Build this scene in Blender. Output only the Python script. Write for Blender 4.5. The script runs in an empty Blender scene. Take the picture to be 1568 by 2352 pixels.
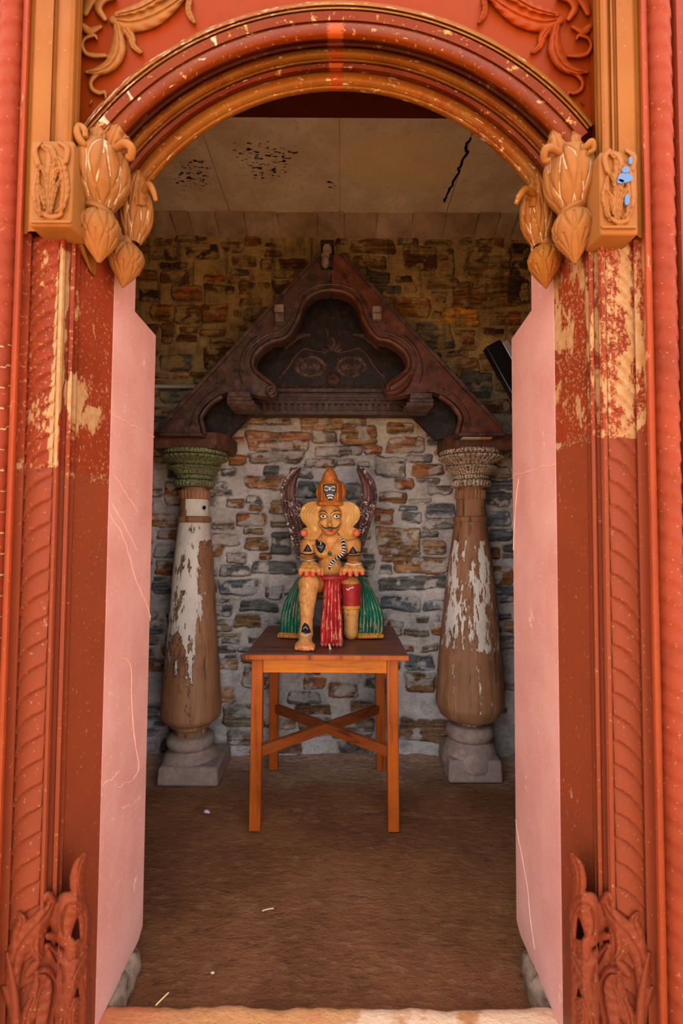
import bpy, bmesh, math, random
import numpy as np
from mathutils import Vector, Matrix, noise as mnoise

random.seed(7)
rng = np.random.default_rng(7)
PI = math.pi
scene = bpy.context.scene
COL = scene.collection

# ---------------------------------------------------------------- camera model (1568 x 2352 frame)
F, CX, CY, EYE = 1144.0, 784.0, 1176.0, 1.23
PITCH = math.atan(49.0 / F)
ROLL = math.radians(0.35)
_f = np.array([0, math.cos(PITCH), math.sin(PITCH)])
_u0 = np.array([0, -math.sin(PITCH), math.cos(PITCH)])
_r0 = np.array([1.0, 0, 0])
_r = math.cos(ROLL) * _r0 + math.sin(ROLL) * _u0
_u = math.cos(ROLL) * _u0 - math.sin(ROLL) * _r0
CAMP = np.array([0, 0, EYE])


def Wv(px, py, d):
    """measured photo position at distance d in front of the camera -> point in the place (metres)"""
    px, py, d = np.broadcast_arrays(np.asarray(px, float), np.asarray(py, float), np.asarray(d, float))
    ray = _f + ((px - CX) / F)[..., None] * _r + ((CY - py) / F)[..., None] * _u
    return CAMP + ray * (d / ray[..., 1])[..., None]


def W(px, py, d):
    return Vector(Wv(px, py, d).tolist())


def P(v):
    """point in the place -> photo position (used to read measured wear maps)"""
    q = np.asarray(v, float) - CAMP
    z = q @ _f
    return CX + F * (q @ _r) / z, CY - F * (q @ _u) / z


def lin(c):
    return tuple(((x / 255.0) / 12.92 if x / 255.0 <= 0.04045 else ((x / 255.0 + 0.055) / 1.055) ** 2.4) for x in c)


def L4(c):
    return lin(c) + (1.0,)


def smooth_path(pts, n=8):
    """Catmull-Rom through points (any dimension)"""
    p = [np.asarray(q, float) for q in pts]
    if len(p) < 3:
        return [p[0] + (p[-1] - p[0]) * t / n for t in range(n + 1)]
    out = []
    for i in range(len(p) - 1):
        a = p[i - 1] if i > 0 else 2 * p[0] - p[1]
        b, c = p[i], p[i + 1]
        d = p[i + 2] if i + 2 < len(p) else 2 * p[-1] - p[-2]
        for k in range(n):
            t = k / n
            out.append(0.5 * ((2 * b) + (-a + c) * t + (2 * a - 5 * b + 4 * c - d) * t * t + (-a + 3 * b - 3 * c + d) * t ** 3))
    out.append(p[-1])
    return out


# ---------------------------------------------------------------- object helpers
OFF = {}


def tag(o, label=None, cat=None, group=None, kind=None):
    if label: o['label'] = label
    if cat: o['category'] = cat
    if group: o['group'] = group
    if kind: o['kind'] = kind
    return o


def thing(name, label, cat, loc=(0, 0, 0), group=None):
    o = bpy.data.objects.new(name, None)
    o.empty_display_size = 0.05
    COL.objects.link(o)
    o.location = loc
    OFF[o.name] = np.array(loc, float)
    return tag(o, label, cat, group)


class MB:
    def __init__(self):
        self.v, self.f, self.c, self.mi = [], [], [], []

    def add(self, vs, fs, col=(0, 0, 0), mi=0):
        b = len(self.v)
        vs = [tuple(map(float, q)) for q in vs]
        self.v += vs
        if isinstance(col, list):
            self.c += col
        else:
            self.c += [col] * len(vs)
        for q in fs:
            self.f.append(tuple(i + b for i in q)); self.mi.append(mi)
        return self

    def hexa(self, p, **k):
        """8 corners: bottom ring 0-3, top ring 4-7"""
        return self.add(p, [(3, 2, 1, 0), (4, 5, 6, 7), (0, 1, 5, 4), (1, 2, 6, 5), (2, 3, 7, 6), (3, 0, 4, 7)], **k)

    def box(self, lo, hi, **k):
        x0, y0, z0 = lo; x1, y1, z1 = hi
        return self.hexa([(x0, y0, z0), (x1, y0, z0), (x1, y1, z0), (x0, y1, z0), (x0, y0, z1), (x1, y0, z1), (x1, y1, z1), (x0, y1, z1)], **k)

    def obox(self, c, s, R=None, **k):
        R = R or Matrix.Identity(3)
        c = Vector(c); p = []
        for z in (-1, 1):
            for x, y in ((-1, -1), (1, -1), (1, 1), (-1, 1)):
                p.append(c + R @ Vector((x * s[0] / 2, y * s[1] / 2, z * s[2] / 2)))
        return self.hexa(p, **k)

    def bar(self, a, b, w, h, up=(0, 0, 1), **k):
        a, b = Vector(a), Vector(b)
        d = (b - a).normalized(); s = d.cross(Vector(up)).normalized(); u = s.cross(d)
        p = []
        for q in (a, b):
            for sx, sz in ((-1, -1), (1, -1), (1, 1), (-1, 1)):
                p.append(q + s * sx * w / 2 + u * sz * h / 2)
        return self.add(p, [(3, 2, 1, 0), (4, 5, 6, 7), (0, 1, 5, 4), (1, 2, 6, 5), (2, 3, 7, 6), (3, 0, 4, 7)], **k)

    def prism(self, pts, off, **k):
        n = len(pts); off = Vector(off)
        a = [Vector(q) for q in pts]; b = [q + off for q in a]
        fs = [tuple(range(n)), tuple(reversed(range(n, 2 * n)))]
        for i in range(n):
            j = (i + 1) % n
            fs.append((i, i + n, j + n, j))
        return self.add(a + b, fs, **k)

    def lathe(self, prof, c=(0, 0, 0), seg=48, rf=None, cf=None, R=None, cap=True):
        n = len(prof); vs = []; cs = []
        c = Vector(c)
        for i, (r, z) in enumerate(prof):
            for j in range(seg):
                t = 2 * PI * j / seg
                rr = r * (rf(t, i / (n - 1), z) if rf else 1)
                q = Vector((rr * math.cos(t), rr * math.sin(t), z))
                if R: q = R @ q
                vs.append(c + q); cs.append(cf(t, i / (n - 1), z) if cf else (0, 0, 0))
        fs = []
        for i in range(n - 1):
            for j in range(seg):
                k = (j + 1) % seg
                fs.append((i * seg + j, i * seg + k, (i + 1) * seg + k, (i + 1) * seg + j))
        if cap:
            fs.append(tuple(reversed(range(seg)))); fs.append(tuple(range((n - 1) * seg, n * seg)))
        return self.add(vs, fs, col=cs)

    def tube(self, pts, rad, seg=10, flat=1.0, col=(0, 0, 0), up=None):
        pts = [Vector(q) for q in pts]; n = len(pts)
        if not hasattr(rad, '__len__'): rad = [rad] * n
        vs = []; ref = Vector(up) if up else None
        prev = None
        for i, p in enumerate(pts):
            t = (pts[min(i + 1, n - 1)] - pts[max(i - 1, 0)]).normalized()
            if ref:
                s = t.cross(ref)
                s = s.normalized() if s.length > 1e-5 else prev
            else:
                if prev is None:
                    a = Vector((0, 0, 1)) if abs(t.z) < .9 else Vector((1, 0, 0))
                    s = t.cross(a).normalized()
                else:
                    s = (prev - t * prev.dot(t)).normalized()
            prev = s
            b = s.cross(t)
            for j in range(seg):
                a = 2 * PI * j / seg
                vs.append(p + (s * math.cos(a) + b * math.sin(a) * flat) * rad[i])
        fs = []
        for i in range(n - 1):
            for j in range(seg):
                k = (j + 1) % seg
                fs.append((i * seg + j, i * seg + k, (i + 1) * seg + k, (i + 1) * seg + j))
        fs.append(tuple(reversed(range(seg)))); fs.append(tuple(range((n - 1) * seg, n * seg)))
        return self.add(vs, fs, col=col)

    def ball(self, c, r, seg=12, ring=8, R=None, col=(0, 0, 0)):
        r = (r, r, r) if not hasattr(r, '__len__') else r
        c = Vector(c); vs = [];
        for i in range(1, ring):
            a = PI * i / ring
            for j in range(seg):
                t = 2 * PI * j / seg
                q = Vector((r[0] * math.sin(a) * math.cos(t), r[1] * math.sin(a) * math.sin(t), r[2] * math.cos(a)))
                vs.append(c + (R @ q if R else q))
        q = Vector((0, 0, r[2])); q = R @ q if R else q
        vs += [c + q, c - q]
        m = (ring - 1) * seg; fs = []
        for i in range(ring - 2):
            for j in range(seg):
                k = (j + 1) % seg
                fs.append((i * seg + j, (i + 1) * seg + j, (i + 1) * seg + k, i * seg + k))
        for j in range(seg):
            k = (j + 1) % seg
            fs.append((m, j, k)); fs.append((m + 1, (ring - 2) * seg + k, (ring - 2) * seg + j))
        return self.add(vs, fs, col=col)

    def grid(self, V, flip=False, cols=None, keep=None, mi=0):
        n, m = V.shape[:2]; fs = []
        for i in range(n - 1):
            for j in range(m - 1):
                if keep is not None and not keep[i, j]: continue
                q = (i * m + j, i * m + j + 1, (i + 1) * m + j + 1, (i + 1) * m + j)
                fs.append(q[::-1] if flip else q)
        c = [tuple(x) for x in cols.reshape(-1, 3)] if cols is not None else (0, 0, 0)
        return self.add(V.reshape(-1, 3).tolist(), fs, col=c, mi=mi)

    def build(self, name, mat, parent=None, sharp=40, bevel=0, loc=None, clean=False, seg=2):
        V = np.array(self.v, float)
        if parent is not None:
            o0 = OFF[parent.name]; l0 = np.zeros(3)
        else:
            if loc is None:
                loc = ((V[:, 0].min() + V[:, 0].max()) / 2, (V[:, 1].min() + V[:, 1].max()) / 2, V[:, 2].min())
            o0 = np.array(loc, float); l0 = o0
        me = bpy.data.meshes.new(name)
        me.from_pydata((V - o0).tolist(), [], self.f)
        mats = mat if isinstance(mat, (list, tuple)) else [mat]
        for m_ in mats: me.materials.append(m_)
        if len(mats) > 1:
            me.polygons.foreach_set('material_index', self.mi)
        at = me.color_attributes.new('mask', 'FLOAT_COLOR', 'POINT')
        C = np.ones((len(self.v), 4), dtype=np.float32); C[:, :3] = np.array(self.c, float)
        at.data.foreach_set('color', C.ravel())
        if clean:
            bm = bmesh.new(); bm.from_mesh(me)
            loose = [q for q in bm.verts if not q.link_faces]
            bmesh.ops.delete(bm, geom=loose, context='VERTS')
            bm.to_mesh(me); bm.free()
        me.update()
        if sharp is not None:
            me.shade_smooth()
            me.set_sharp_from_angle(angle=math.radians(sharp))
        o = bpy.data.objects.new(name, me)
        COL.objects.link(o)
        if parent is not None: o.parent = parent
        o.location = l0.tolist()
        OFF[o.name] = o0
        if bevel:
            b = o.modifiers.new('Bevel', 'BEVEL'); b.width = bevel; b.segments = seg; b.limit_method = 'ANGLE'; b.angle_limit = math.radians(35)
        return o


def recalc(o):
    bm = bmesh.new(); bm.from_mesh(o.data)
    bmesh.ops.recalc_face_normals(bm, faces=bm.faces)
    bm.to_mesh(o.data); bm.free()
    return o


# ---------------------------------------------------------------- material helpers
class Mat:
    def __init__(self, name, rough=0.6, spec=0.4):
        self.m = bpy.data.materials.new(name); self.m.use_nodes = True
        self.t = self.m.node_tree; self.t.nodes.clear()
        self.out = self.t.nodes.new('ShaderNodeOutputMaterial')
        self.b = self.t.nodes.new('ShaderNodeBsdfPrincipled')
        self.t.links.new(self.b.outputs[0], self.out.inputs[0])
        self.set('Roughness', rough); self.set('Specular IOR Level', spec)
        self.co = self.t.nodes.new('ShaderNodeTexCoord')
        self.obj = self.co.outputs['Object']

    def set(self, n, v):
        self.link(v, self.b.inputs[n])

    def link(self, v, s):
        if isinstance(v, bpy.types.NodeSocket):
            self.t.links.new(v, s)
        elif v is not None:
            if isinstance(v, (tuple, list)) and len(v) == 3 and s.type == 'RGBA': v = tuple(v) + (1,)
            s.default_value = v

    def node(self, typ, ins=None, **props):
        n = self.t.nodes.new(typ)
        for k, v in props.items(): setattr(n, k, v)
        for k, v in (ins or {}).items(): self.link(v, n.inputs[k])
        return n

    def map(self, scale=(1, 1, 1), loc=(0, 0, 0), rot=(0, 0, 0), vec=None):
        return self.node('ShaderNodeMapping', {0: vec or self.obj, 1: loc, 2: rot, 3: scale}).outputs[0]

    def noise(self, scale, detail=4, rough=.55, vec=None, dist=0):
        return self.node('ShaderNodeTexNoise', {'Vector': vec or self.obj, 'Scale': scale, 'Detail': detail, 'Roughness': rough, 'Distortion': dist}).outputs[0]

    def voro(self, scale, vec=None, feature='F1', out=0):
        return self.node('ShaderNodeTexVoronoi', {'Vector': vec or self.obj, 'Scale': scale}, feature=feature).outputs[out]

    def ramp(self, v, a, b, lo=0., hi=1.):
        return self.node('ShaderNodeMapRange', {0: v, 1: a, 2: b, 3: lo, 4: hi}, clamp=True).outputs[0]

    def math(self, op, a, b=0., c=0.):
        return self.node('ShaderNodeMath', {0: a, 1: b, 2: c}, operation=op).outputs[0]

    def mix(self, f, a, b, mode='MIX'):
        n = self.t.nodes.new('ShaderNodeMix'); n.data_type = 'RGBA'; n.blend_type = mode
        self.link(f, n.inputs[0]); self.link(a, n.inputs[6]); self.link(b, n.inputs[7])
        return n.outputs[2]

    def mask(self):
        a = self.node('ShaderNodeAttribute', attribute_name='mask')
        s = self.node('ShaderNodeSeparateColor', {0: a.outputs[0]})
        return a.outputs[0], s.outputs[0], s.outputs[1], s.outputs[2]

    def bump(self, h, strength=.3, dist=.01, nrm=None):
        n = self.node('ShaderNodeBump', {'Strength': strength, 'Distance': dist, 'Height': h})
        if nrm: self.link(nrm, n.inputs['Normal'])
        self.link(n.outputs[0], self.b.inputs['Normal'])
        return n.outputs[0]

    def color(self, c):
        self.set('Base Color', c); return self.m


PSPEC, PDIM = .25, .385


def dim(c, k=1.):
    """paint reflectance is well below the colour the sunlit photo shows"""
    return tuple(((x / 255.) ** 2.2 * PDIM * k) ** (1 / 2.2) * 255 for x in c)


def dim2(c, k):
    return tuple(((x / 255.) ** 2.2 * k) ** (1 / 2.2) * 255 for x in c)


def painted(name, base, alt, chip, chip2=None, amt=.0, rough=.5, stretch=(1, 1, .35), scale=26, speck=.0, alt_amt=.5, lower=None, spec=.4, bump=.25, drip=None, bright=False):
    """weathered paint on stone: mask R = where it has chipped, mask G = second paint, mask B = cream edges"""
    m = Mat(name, rough, spec * PSPEC)
    if not bright: base, alt, chip, chip2 = dim(base), dim(alt), dim(chip, 1.25), dim(chip2 or chip, 1.25)
    lower = dim(lower) if lower else None
    drip = dim(drip) if drip else None
    _, R, G, B = m.mask()
    n1 = m.noise(4.5, 5, .6)
    c = m.mix(m.math('MULTIPLY', m.ramp(n1, .35, .7), alt_amt), L4(base), L4(alt))
    ns = m.noise(18, 4, .6, vec=m.map((1, 1, .12)))
    c = m.mix(m.math('MULTIPLY', m.ramp(ns, .5, .78), .35), c, L4(alt))
    if not bright: c = m.mix(m.math('MULTIPLY', m.ramp(m.noise(6.5, 8, .72, vec=m.map((1, 1, .6), (3, 1, 2))), .5, .66), .5), c, L4(dim2(base, .5)))
    if lower: c = m.mix(G, c, m.mix(m.math('MULTIPLY', m.ramp(n1, .4, .7), .5), L4(lower), L4(alt)))
    if drip: c = m.mix(m.math('MULTIPLY', m.ramp(m.noise(9, 5, .65, vec=m.map((1, 1, .4))), .58, .66), .6), c, L4(drip))
    n2 = m.noise(scale, 7, .68, vec=m.map(stretch))
    thr = m.math('ADD', n2, m.math('ADD', m.math('MULTIPLY', R, .42), amt))
    k = m.ramp(thr, .69, .715)
    c2 = m.mix(m.ramp(m.noise(60, 3), .35, .65), L4(chip), L4(chip2 or chip))
    c = m.mix(k, c, c2)
    if speck:
        sp = m.ramp(m.math('ADD', m.noise(120, 4, .66), m.math('MULTIPLY', R, .22)), .70 - speck, .74 - speck)
        c = m.mix(m.math('MULTIPLY', sp, .75), c, c2)
    ke = m.ramp(m.math('ADD', m.math('MULTIPLY', B, .75), m.math('MULTIPLY', m.noise(40, 4), .5)), .78, .9)
    c = m.mix(ke, c, L4(dim((246, 214, 172), 1.35)))
    h = m.math('ADD', m.math('MULTIPLY', k, -.6), m.math('ADD', m.math('MULTIPLY', m.noise(70, 5), .5), m.math('MULTIPLY', ns, .6)))
    m.bump(h, bump, .004)
    return m.color(c)


# ---------------------------------------------------------------- fast 2D value noise for modelled stone
_LAT = np.random.default_rng(3).random((256, 256)).astype(np.float32)


def vnoise(x, y):
    xi, yi = np.floor(x).astype(int), np.floor(y).astype(int)
    fx, fy = x - xi, y - yi
    fx, fy = fx * fx * (3 - 2 * fx), fy * fy * (3 - 2 * fy)
    a, b = _LAT[yi % 256, xi % 256], _LAT[yi % 256, (xi + 1) % 256]
    c, d = _LAT[(yi + 1) % 256, xi % 256], _LAT[(yi + 1) % 256, (xi + 1) % 256]
    return (a * (1 - fx) + b * fx) * (1 - fy) + (c * (1 - fx) + d * fx) * fy


def fbm(x, y, o=4, g=.5):
    t, a, n = 0, 1., 0.
    for k in range(o):
        t = t + a * vnoise(x * 2 ** k + 17.3 * k, y * 2 ** k + 9.1 * k); n += a; a *= g
    return t / n
# ================================================================ MATERIALS OF THE PORTAL
CHIP, CHIP2 = (226, 176, 122), (212, 150, 92)
M_red = painted('red_lime_paint', (183, 66, 33), (200, 86, 40), CHIP, CHIP2, amt=.0, speck=.06, lower=(176, 78, 46), rough=.5)
M_ochre = painted('ochre_paint', (206, 128, 50), (190, 100, 26), (228, 178, 120), amt=-.01, speck=.03, alt_amt=.8, rough=.5, drip=(196, 84, 36))
M_ochre_carve = painted('ochre_carving_paint', (212, 136, 66), (198, 114, 48), (234, 190, 140), amt=-.05, alt_amt=.4, rough=.5)
M_arch_red = painted('arch_red_paint', (148, 47, 0), (160, 72, 8), (232, 168, 96), amt=.075, speck=.07, alt_amt=.8, rough=.42, stretch=(1, 1, 1), lower=(222, 98, 30))
M_arch_dark = painted('arch_dark_paint', (142, 38, 6), (172, 84, 20), (222, 160, 86), amt=.07, speck=.06, alt_amt=.7, rough=.45, stretch=(1, 1, 1), lower=(222, 98, 30))
M_arch_ochre = painted('arch_ochre_paint', (204, 130, 44), (182, 84, 20), (244, 200, 124), amt=.03, speck=.07, alt_amt=.9, rough=.38, stretch=(1, 1, 1), drip=(176, 66, 26), lower=(222, 98, 30))
M_orange = painted('orange_paint_line', (212, 86, 36), (182, 66, 34), (232, 150, 100), amt=.06, speck=.06, alt_amt=.6, rough=.5)
M_scroll_red = painted('scroll_red_paint', (204, 72, 2), (206, 92, 16), (222, 158, 86), amt=-.02, rough=.5)
M_rope = painted('shaft_red_paint', (206, 84, 46), (190, 70, 36), (232, 160, 110), amt=.0, speck=.06, alt_amt=.6)
M_pink = painted('pink_stone', (196, 136, 126), (212, 160, 150), (226, 186, 174), amt=.02, speck=.075, alt_amt=.8, rough=.6, scale=14, stretch=(1, 1, .6), bump=.12, bright=True)
M_rough = Mat('raw_foundation_stone', .9, .2)
_n = M_rough.noise(16, 6, .65)
M_rough.bump(_n, .6, .01)
M_rough.color(M_rough.mix(M_rough.ramp(_n, .35, .7), L4((74, 58, 46)), L4((168, 140, 122))))
M_rough = M_rough.m

SC = .953          # the door stands a little nearer than first measured
D_FR, D_FLAT, D_LEAF, D_MOULD, D_PAN, D_REV = 1.045, 1.062, 1.075, 1.10, 1.115, 1.22


def X15(px, d):
    return float(Wv(px, 1500, d)[0])


Z_JT = float(W(100, 540, 1.07).z)       # top of the leaf bands
ZTOP = 2.85
Z0 = 0.0

SIDES = {
    'l': dict(s=-1, pan=[(160, D_PAN), (240, D_REV)], rev=(240, 346.5, D_REV, 1.505), joint=lambda px, py: 1082 + (px - 150) * .16,
              leaf=(43, 108), strip=[(108, 1.075), (111, 1.066), (117, 1.066), (122, 1.072), (125, 1.088), (134, 1.09), (137, 1.082), (146, 1.084), (150, 1.1), (157, 1.1), (160, 1.112)],
              flat=[(2, 1.06), (5, 1.044), (8, 1.038), (14, 1.037), (19, 1.042), (22, 1.056), (25, 1.062), (40, 1.064), (43, 1.075)]),
    'r': dict(s=1, pan=[(1355, D_PAN), (1282, D_REV)], rev=(1282, 1180, D_REV, 1.535), joint=lambda px, py: 1003 + max(0, 1350 - px) * .28,
              leaf=(1470, 1405), strip=[(1405, 1.075), (1402, 1.066), (1394, 1.066), (1388, 1.072), (1386, 1.088), (1378, 1.09), (1374, 1.082), (1366, 1.084), (1362, 1.1), (1358, 1.1), (1355, 1.112)],
              flat=[(1516, 1.06), (1512, 1.044), (1508, 1.038), (1502, 1.037), (1497, 1.042), (1493, 1.056), (1489, 1.062), (1473, 1.064), (1470, 1.075)]),
}


def wear(v, side):
    """where the paint has flaked on the jambs: (chip density, second paint coat, 0)"""
    px, py = P(v)
    sd = SIDES[side]
    low = 1.0 if py > sd['joint'](px, py) else 0.0
    chip = 0.0
    if side == 'l':
        cx = 150 - (py - 560) * .055
        nz = mnoise.noise(Vector((v[2] * 22, px * .05, 4)))
        chip = 0.0 if low else .20
        if 575 < py < 1075 and -12 + 7 * nz < px - cx < 11 + 9 * nz: chip = .95
        for (x, y, rx, ry, w) in ((172, 905, 26, 50, .8), (212, 965, 24, 34, .75), (196, 885, 30, 30, .45), (168, 960, 14, 60, .75)):
            q = ((px - x) / rx) ** 2 + ((py - y) / ry) ** 2
            if q < 1: chip = max(chip, w * (1 - q * .35))
        if py > 1120 and low: chip = max(chip, .0)
    else:
        if py < 1005 and py > 530:
            t = (py - 530) / 475
            chip = .40 + .15 * math.exp(-((px - 1430) / 40) ** 2)
            if px < 1350: chip = .44 - .10 * t
            if px > 1482: chip = .2
    jy = sd['joint'](px, py)
    if abs(py - jy) < 6: chip = max(chip, .46)
    sc = 0.
    for (x, y, rx, ry) in (((188, 1470, 7, 40), (176, 1580, 8, 48), (205, 1400, 6, 40), (160, 1760, 7, 40), (180, 1890, 5, 30)) if side == 'l' else ((1312, 1835, 11, 105), (1342, 1880, 7, 130), (1346, 1975, 12, 45), (1366, 1560, 5, 60), (1376, 1985, 6, 40))):
        q = ((px - x) / rx) ** 2 + ((py - y) / ry) ** 2
        if q < 1: sc = max(sc, .50 * (1 - q) + .2)
    return (chip, low, sc)


def strip_extrude(name, prof, side, mat, parent, z0, z1, nz=90, dens=True):
    """profile (photo x at y 1500, distance) drawn straight up the jamb"""
    pts = [(X15(p, d), d) for p, d in prof]
    zs = np.linspace(z0, z1, nz)
    V = np.array([[(x, d, z) for (x, d) in pts] for z in zs])
    C = np.array([[wear(V[i, j], side) for j in range(len(pts))] for i in range(nz)]) if dens else None
    mb = MB(); mb.grid(V, flip=(side == 'r'), cols=C)
    return mb.build(name, mat, parent, sharp=30)


def resample(prof, step=6):
    out = []
    for (a, d0), (b, d1) in zip(prof[:-1], prof[1:]):
        n = max(1, int(abs(b - a) / step))
        out += [(a + (b - a) * t / n, d0 + (d1 - d0) * t / n) for t in range(n)]
    return out + [prof[-1]]


# ---------------------------------------------------------------- relief carving
def stroke_field(X, Y, strokes):
    """strokes: (points, half widths, height[m], vein) -> height over the grid"""
    Hh = np.zeros_like(X); E = np.zeros_like(X)
    for pts, ws, h, vein in strokes:
        q = smooth_path([(a[0], a[1], w) for a, w in zip(pts, ws)], 6)
        best = np.full_like(X, 9.); al = np.zeros_like(X)
        L = 0.; sg = np.zeros_like(X)
        for a, b in zip(q[:-1], q[1:]):
            dx, dy = b[0] - a[0], b[1] - a[1]; l2 = dx * dx + dy * dy + 1e-9
            t = np.clip(((X - a[0]) * dx + (Y - a[1]) * dy) / l2, 0, 1)
            ex, ey = X - a[0] - t * dx, Y - a[1] - t * dy
            w = np.maximum(a[2] + (b[2] - a[2]) * t, .6)
            u = np.hypot(ex, ey) / w
            k = u < best
            best = np.where(k, u, best); al = np.where(k, L + t * math.sqrt(l2), al)
            sg = np.where(k, np.sign(ex * dy - ey * dx) * u, sg)
            L += math.sqrt(l2)
        u = np.clip(best, 0, 1)
        hh = h * np.sqrt(np.clip(1 - u ** 2.4, 0, 1))
        if vein:
            hh = hh * (1 - .30 * np.exp(-(sg / .12) ** 2)) * (1 - .22 * np.clip(u * 1.3, 0, 1) * (.5 + .5 * np.cos(al * 2 * PI / vein - u * 2.5)))
        k = hh > Hh
        E = np.where(k, np.exp(-((u - .9) / .08) ** 2), E)
        Hh = np.maximum(Hh, hh)
    return Hh, E


def relief(name, mat, parent, box, step, dbase, strokes, sink=.006, label=None, cat=None, group=None, mask=None):
    x0, y0, x1, y1 = box
    xs = np.arange(x0, x1 + .1, step); ys = np.arange(y0, y1 + .1, step)
    X, Y = np.meshgrid(xs, ys)
    Hh, E = stroke_field(X, Y, strokes)
    base = dbase(X, Y)
    on = Hh > .0004
    kv = on.copy()
    kv[1:] |= on[:-1]; kv[:-1] |= on[1:]; kv[:, 1:] |= on[:, :-1]; kv[:, :-1] |= on[:, 1:]
    keep = kv[:-1, :-1] & kv[1:, :-1] & kv[:-1, 1:] & kv[1:, 1:]
    V = Wv(X, Y, base - np.where(on, Hh, -sink))
    C = np.zeros(V.shape); C[..., 2] = E * .55
    if mask is not None: C[..., 1] = mask(X, Y)
    mb = MB(); mb.grid(V, flip=True, cols=C, keep=keep)
    o = mb.build(name, mat, parent, sharp=None, clean=True)
    for p in o.data.polygons: p.use_smooth = True
    if label: tag(o, label, cat, group)
    return o


def jamb_depth(side):
    sd = SIDES[side]
    pr = [(sd['leaf'][0] - 40 * -sd['s'] * -1, D_LEAF), (sd['leaf'][0], D_LEAF - .004), (sd['leaf'][1], D_LEAF - .006), (sd['pan'][0][0], 1.105), sd['pan'][1]]
    xs = np.array([X15(p, d) for p, d in pr]); ds = np.array([d for _, d in pr])
    o = np.argsort(xs, kind='stable'); xs, ds = xs[o], ds[o]

    def fn(Xp, Yp):
        d = np.full(np.shape(Xp), 1.09)
        for _ in range(6):
            d = np.interp(Wv(Xp, Yp, d)[..., 0], xs, ds)
        return d
    return fn


FOL_L = [  # acanthus at the foot of the left jamb, photo positions
    ([(34, 2352), (28, 2270), (34, 2200), (62, 2150), (98, 2112), (116, 2084), (120, 2062)], [10, 14, 18, 20, 17, 11, 8], .016, 26),
    ([(124, 2070), (112, 2056), (104, 2066)], [9, 9, 6], .018, 0),
    ([(30, 2200), (40, 2150), (52, 2118), (44, 2098)], [6, 12, 11, 5], .014, 20),
    ([(16, 2190), (26, 2240), (34, 2300), (38, 2400)], [4, 8, 10, 10], .020, 0),
    ([(8, 2270), (20, 2300), (33, 2330)], [7, 8, 4], .014, 0),
    ([(150, 2168), (142, 2120), (154, 2082), (178, 2076), (186, 2096)], [8, 22, 25, 15, 5], .020, 30),
    ([(196, 1962), (182, 1990), (177, 2030), (184, 2070), (196, 2120), (190, 2190)], [5, 11, 13, 11, 12, 6], .013, 20),
    ([(112, 2150), (134, 2152), (158, 2168), (160, 2200)], [8, 12, 13, 8], .018, 0),
    ([(112, 2176), (128, 2200), (146, 2240), (138, 2290), (128, 2352)], [10, 21, 27, 24, 16], .019, 34),
    ([(204, 2176), (182, 2216), (162, 2262), (150, 2310), (140, 2380)], [6, 13, 13, 11, 9], .018, 22),
    ([(88, 2236), (110, 2238), (124, 2262), (122, 2300), (112, 2352)], [8, 18, 22, 26, 24], .023, 30),
    ([(78, 2290), (62, 2330), (56, 2370)], [8, 12, 10], .016, 18),
    ([(176, 2300), (164, 2330), (168, 2370)], [9, 14, 12], .014, 14),
    ([(62, 2240), (78, 2220), (90, 2210)], [6, 9, 5], .015, 0),
    ([(60, 2352), (80, 2300), (92, 2262), (84, 2236)], [10, 16, 14, 5], .012, 24), ([(100, 2210), (78, 2180), (84, 2150), (104, 2136)], [8, 12, 11, 5], .013, 20),
    ([(196, 2352), (200, 2300), (194, 2250), (200, 2215)], [10, 14, 12, 5], .010, 24), ([(168, 2240), (160, 2205), (172, 2176), (186, 2160)], [8, 12, 11, 5], .015, 18), ([(126, 2120), (132, 2092), (128, 2064)], [8, 9, 4], .012, 12),
]


def mir(strokes, m):
    return [([(2 * m - a, b) for a, b in p], w, h, v) for p, w, h, v in strokes]


def dots(n, seed, box, w=1.6, h=.02):
    return []


def scale_band(side, parent, mat):
    """overlapping carved scales up the band"""
    sd = SIDES[side]
    a, b = sd['leaf']
    xa, xb = X15(a, D_LEAF), X15(b, D_LEAF)     # a = outer edge, b = edge towards the door
    nu, dz = 22, .0032
    zs = np.arange(Z0 + .02, Z_JT, dz)
    V = np.zeros((len(zs), nu, 3)); C = np.zeros((len(zs), nu, 3))
    for i, z in enumerate(zs):
        for j in range(nu):
            u = j / (nu - 1)
            x = xa + (xb - xa) * u
            # seam line rises from the outer edge to the door edge and arches over
            seam = .052 * (u ** .5 if side == 'l' else (1.0 - (1 - u) ** 1.6) * .9)
            low = P((x, D_LEAF, z))[1] > (1085 if side == 'l' else 1005)
            per = .050 if low else .034
            s = ((z - seam) / per) % 1.0
            hh = .0068 * (1 - s) ** .7 * (0.35 + .65 * math.sin(PI * min(1, max(0, u))) ** .5)
            if s > .93: hh -= .002
            V[i, j] = (x, D_LEAF - hh, z)
            C[i, j] = wear((x, D_LEAF, z), side)
            if s < .06 and (mnoise.noise(Vector((x * 30, 3.1, z * 9 + (5 if side == 'r' else 0)))) > .22): C[i, j, 2] = .62
    mb = MB(); mb.grid(V, flip=(side == 'r'), cols=C)
    o = mb.build('carved_band', mat, parent, sharp=None)
    for p in o.data.polygons: p.use_smooth = True
    return o


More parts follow.
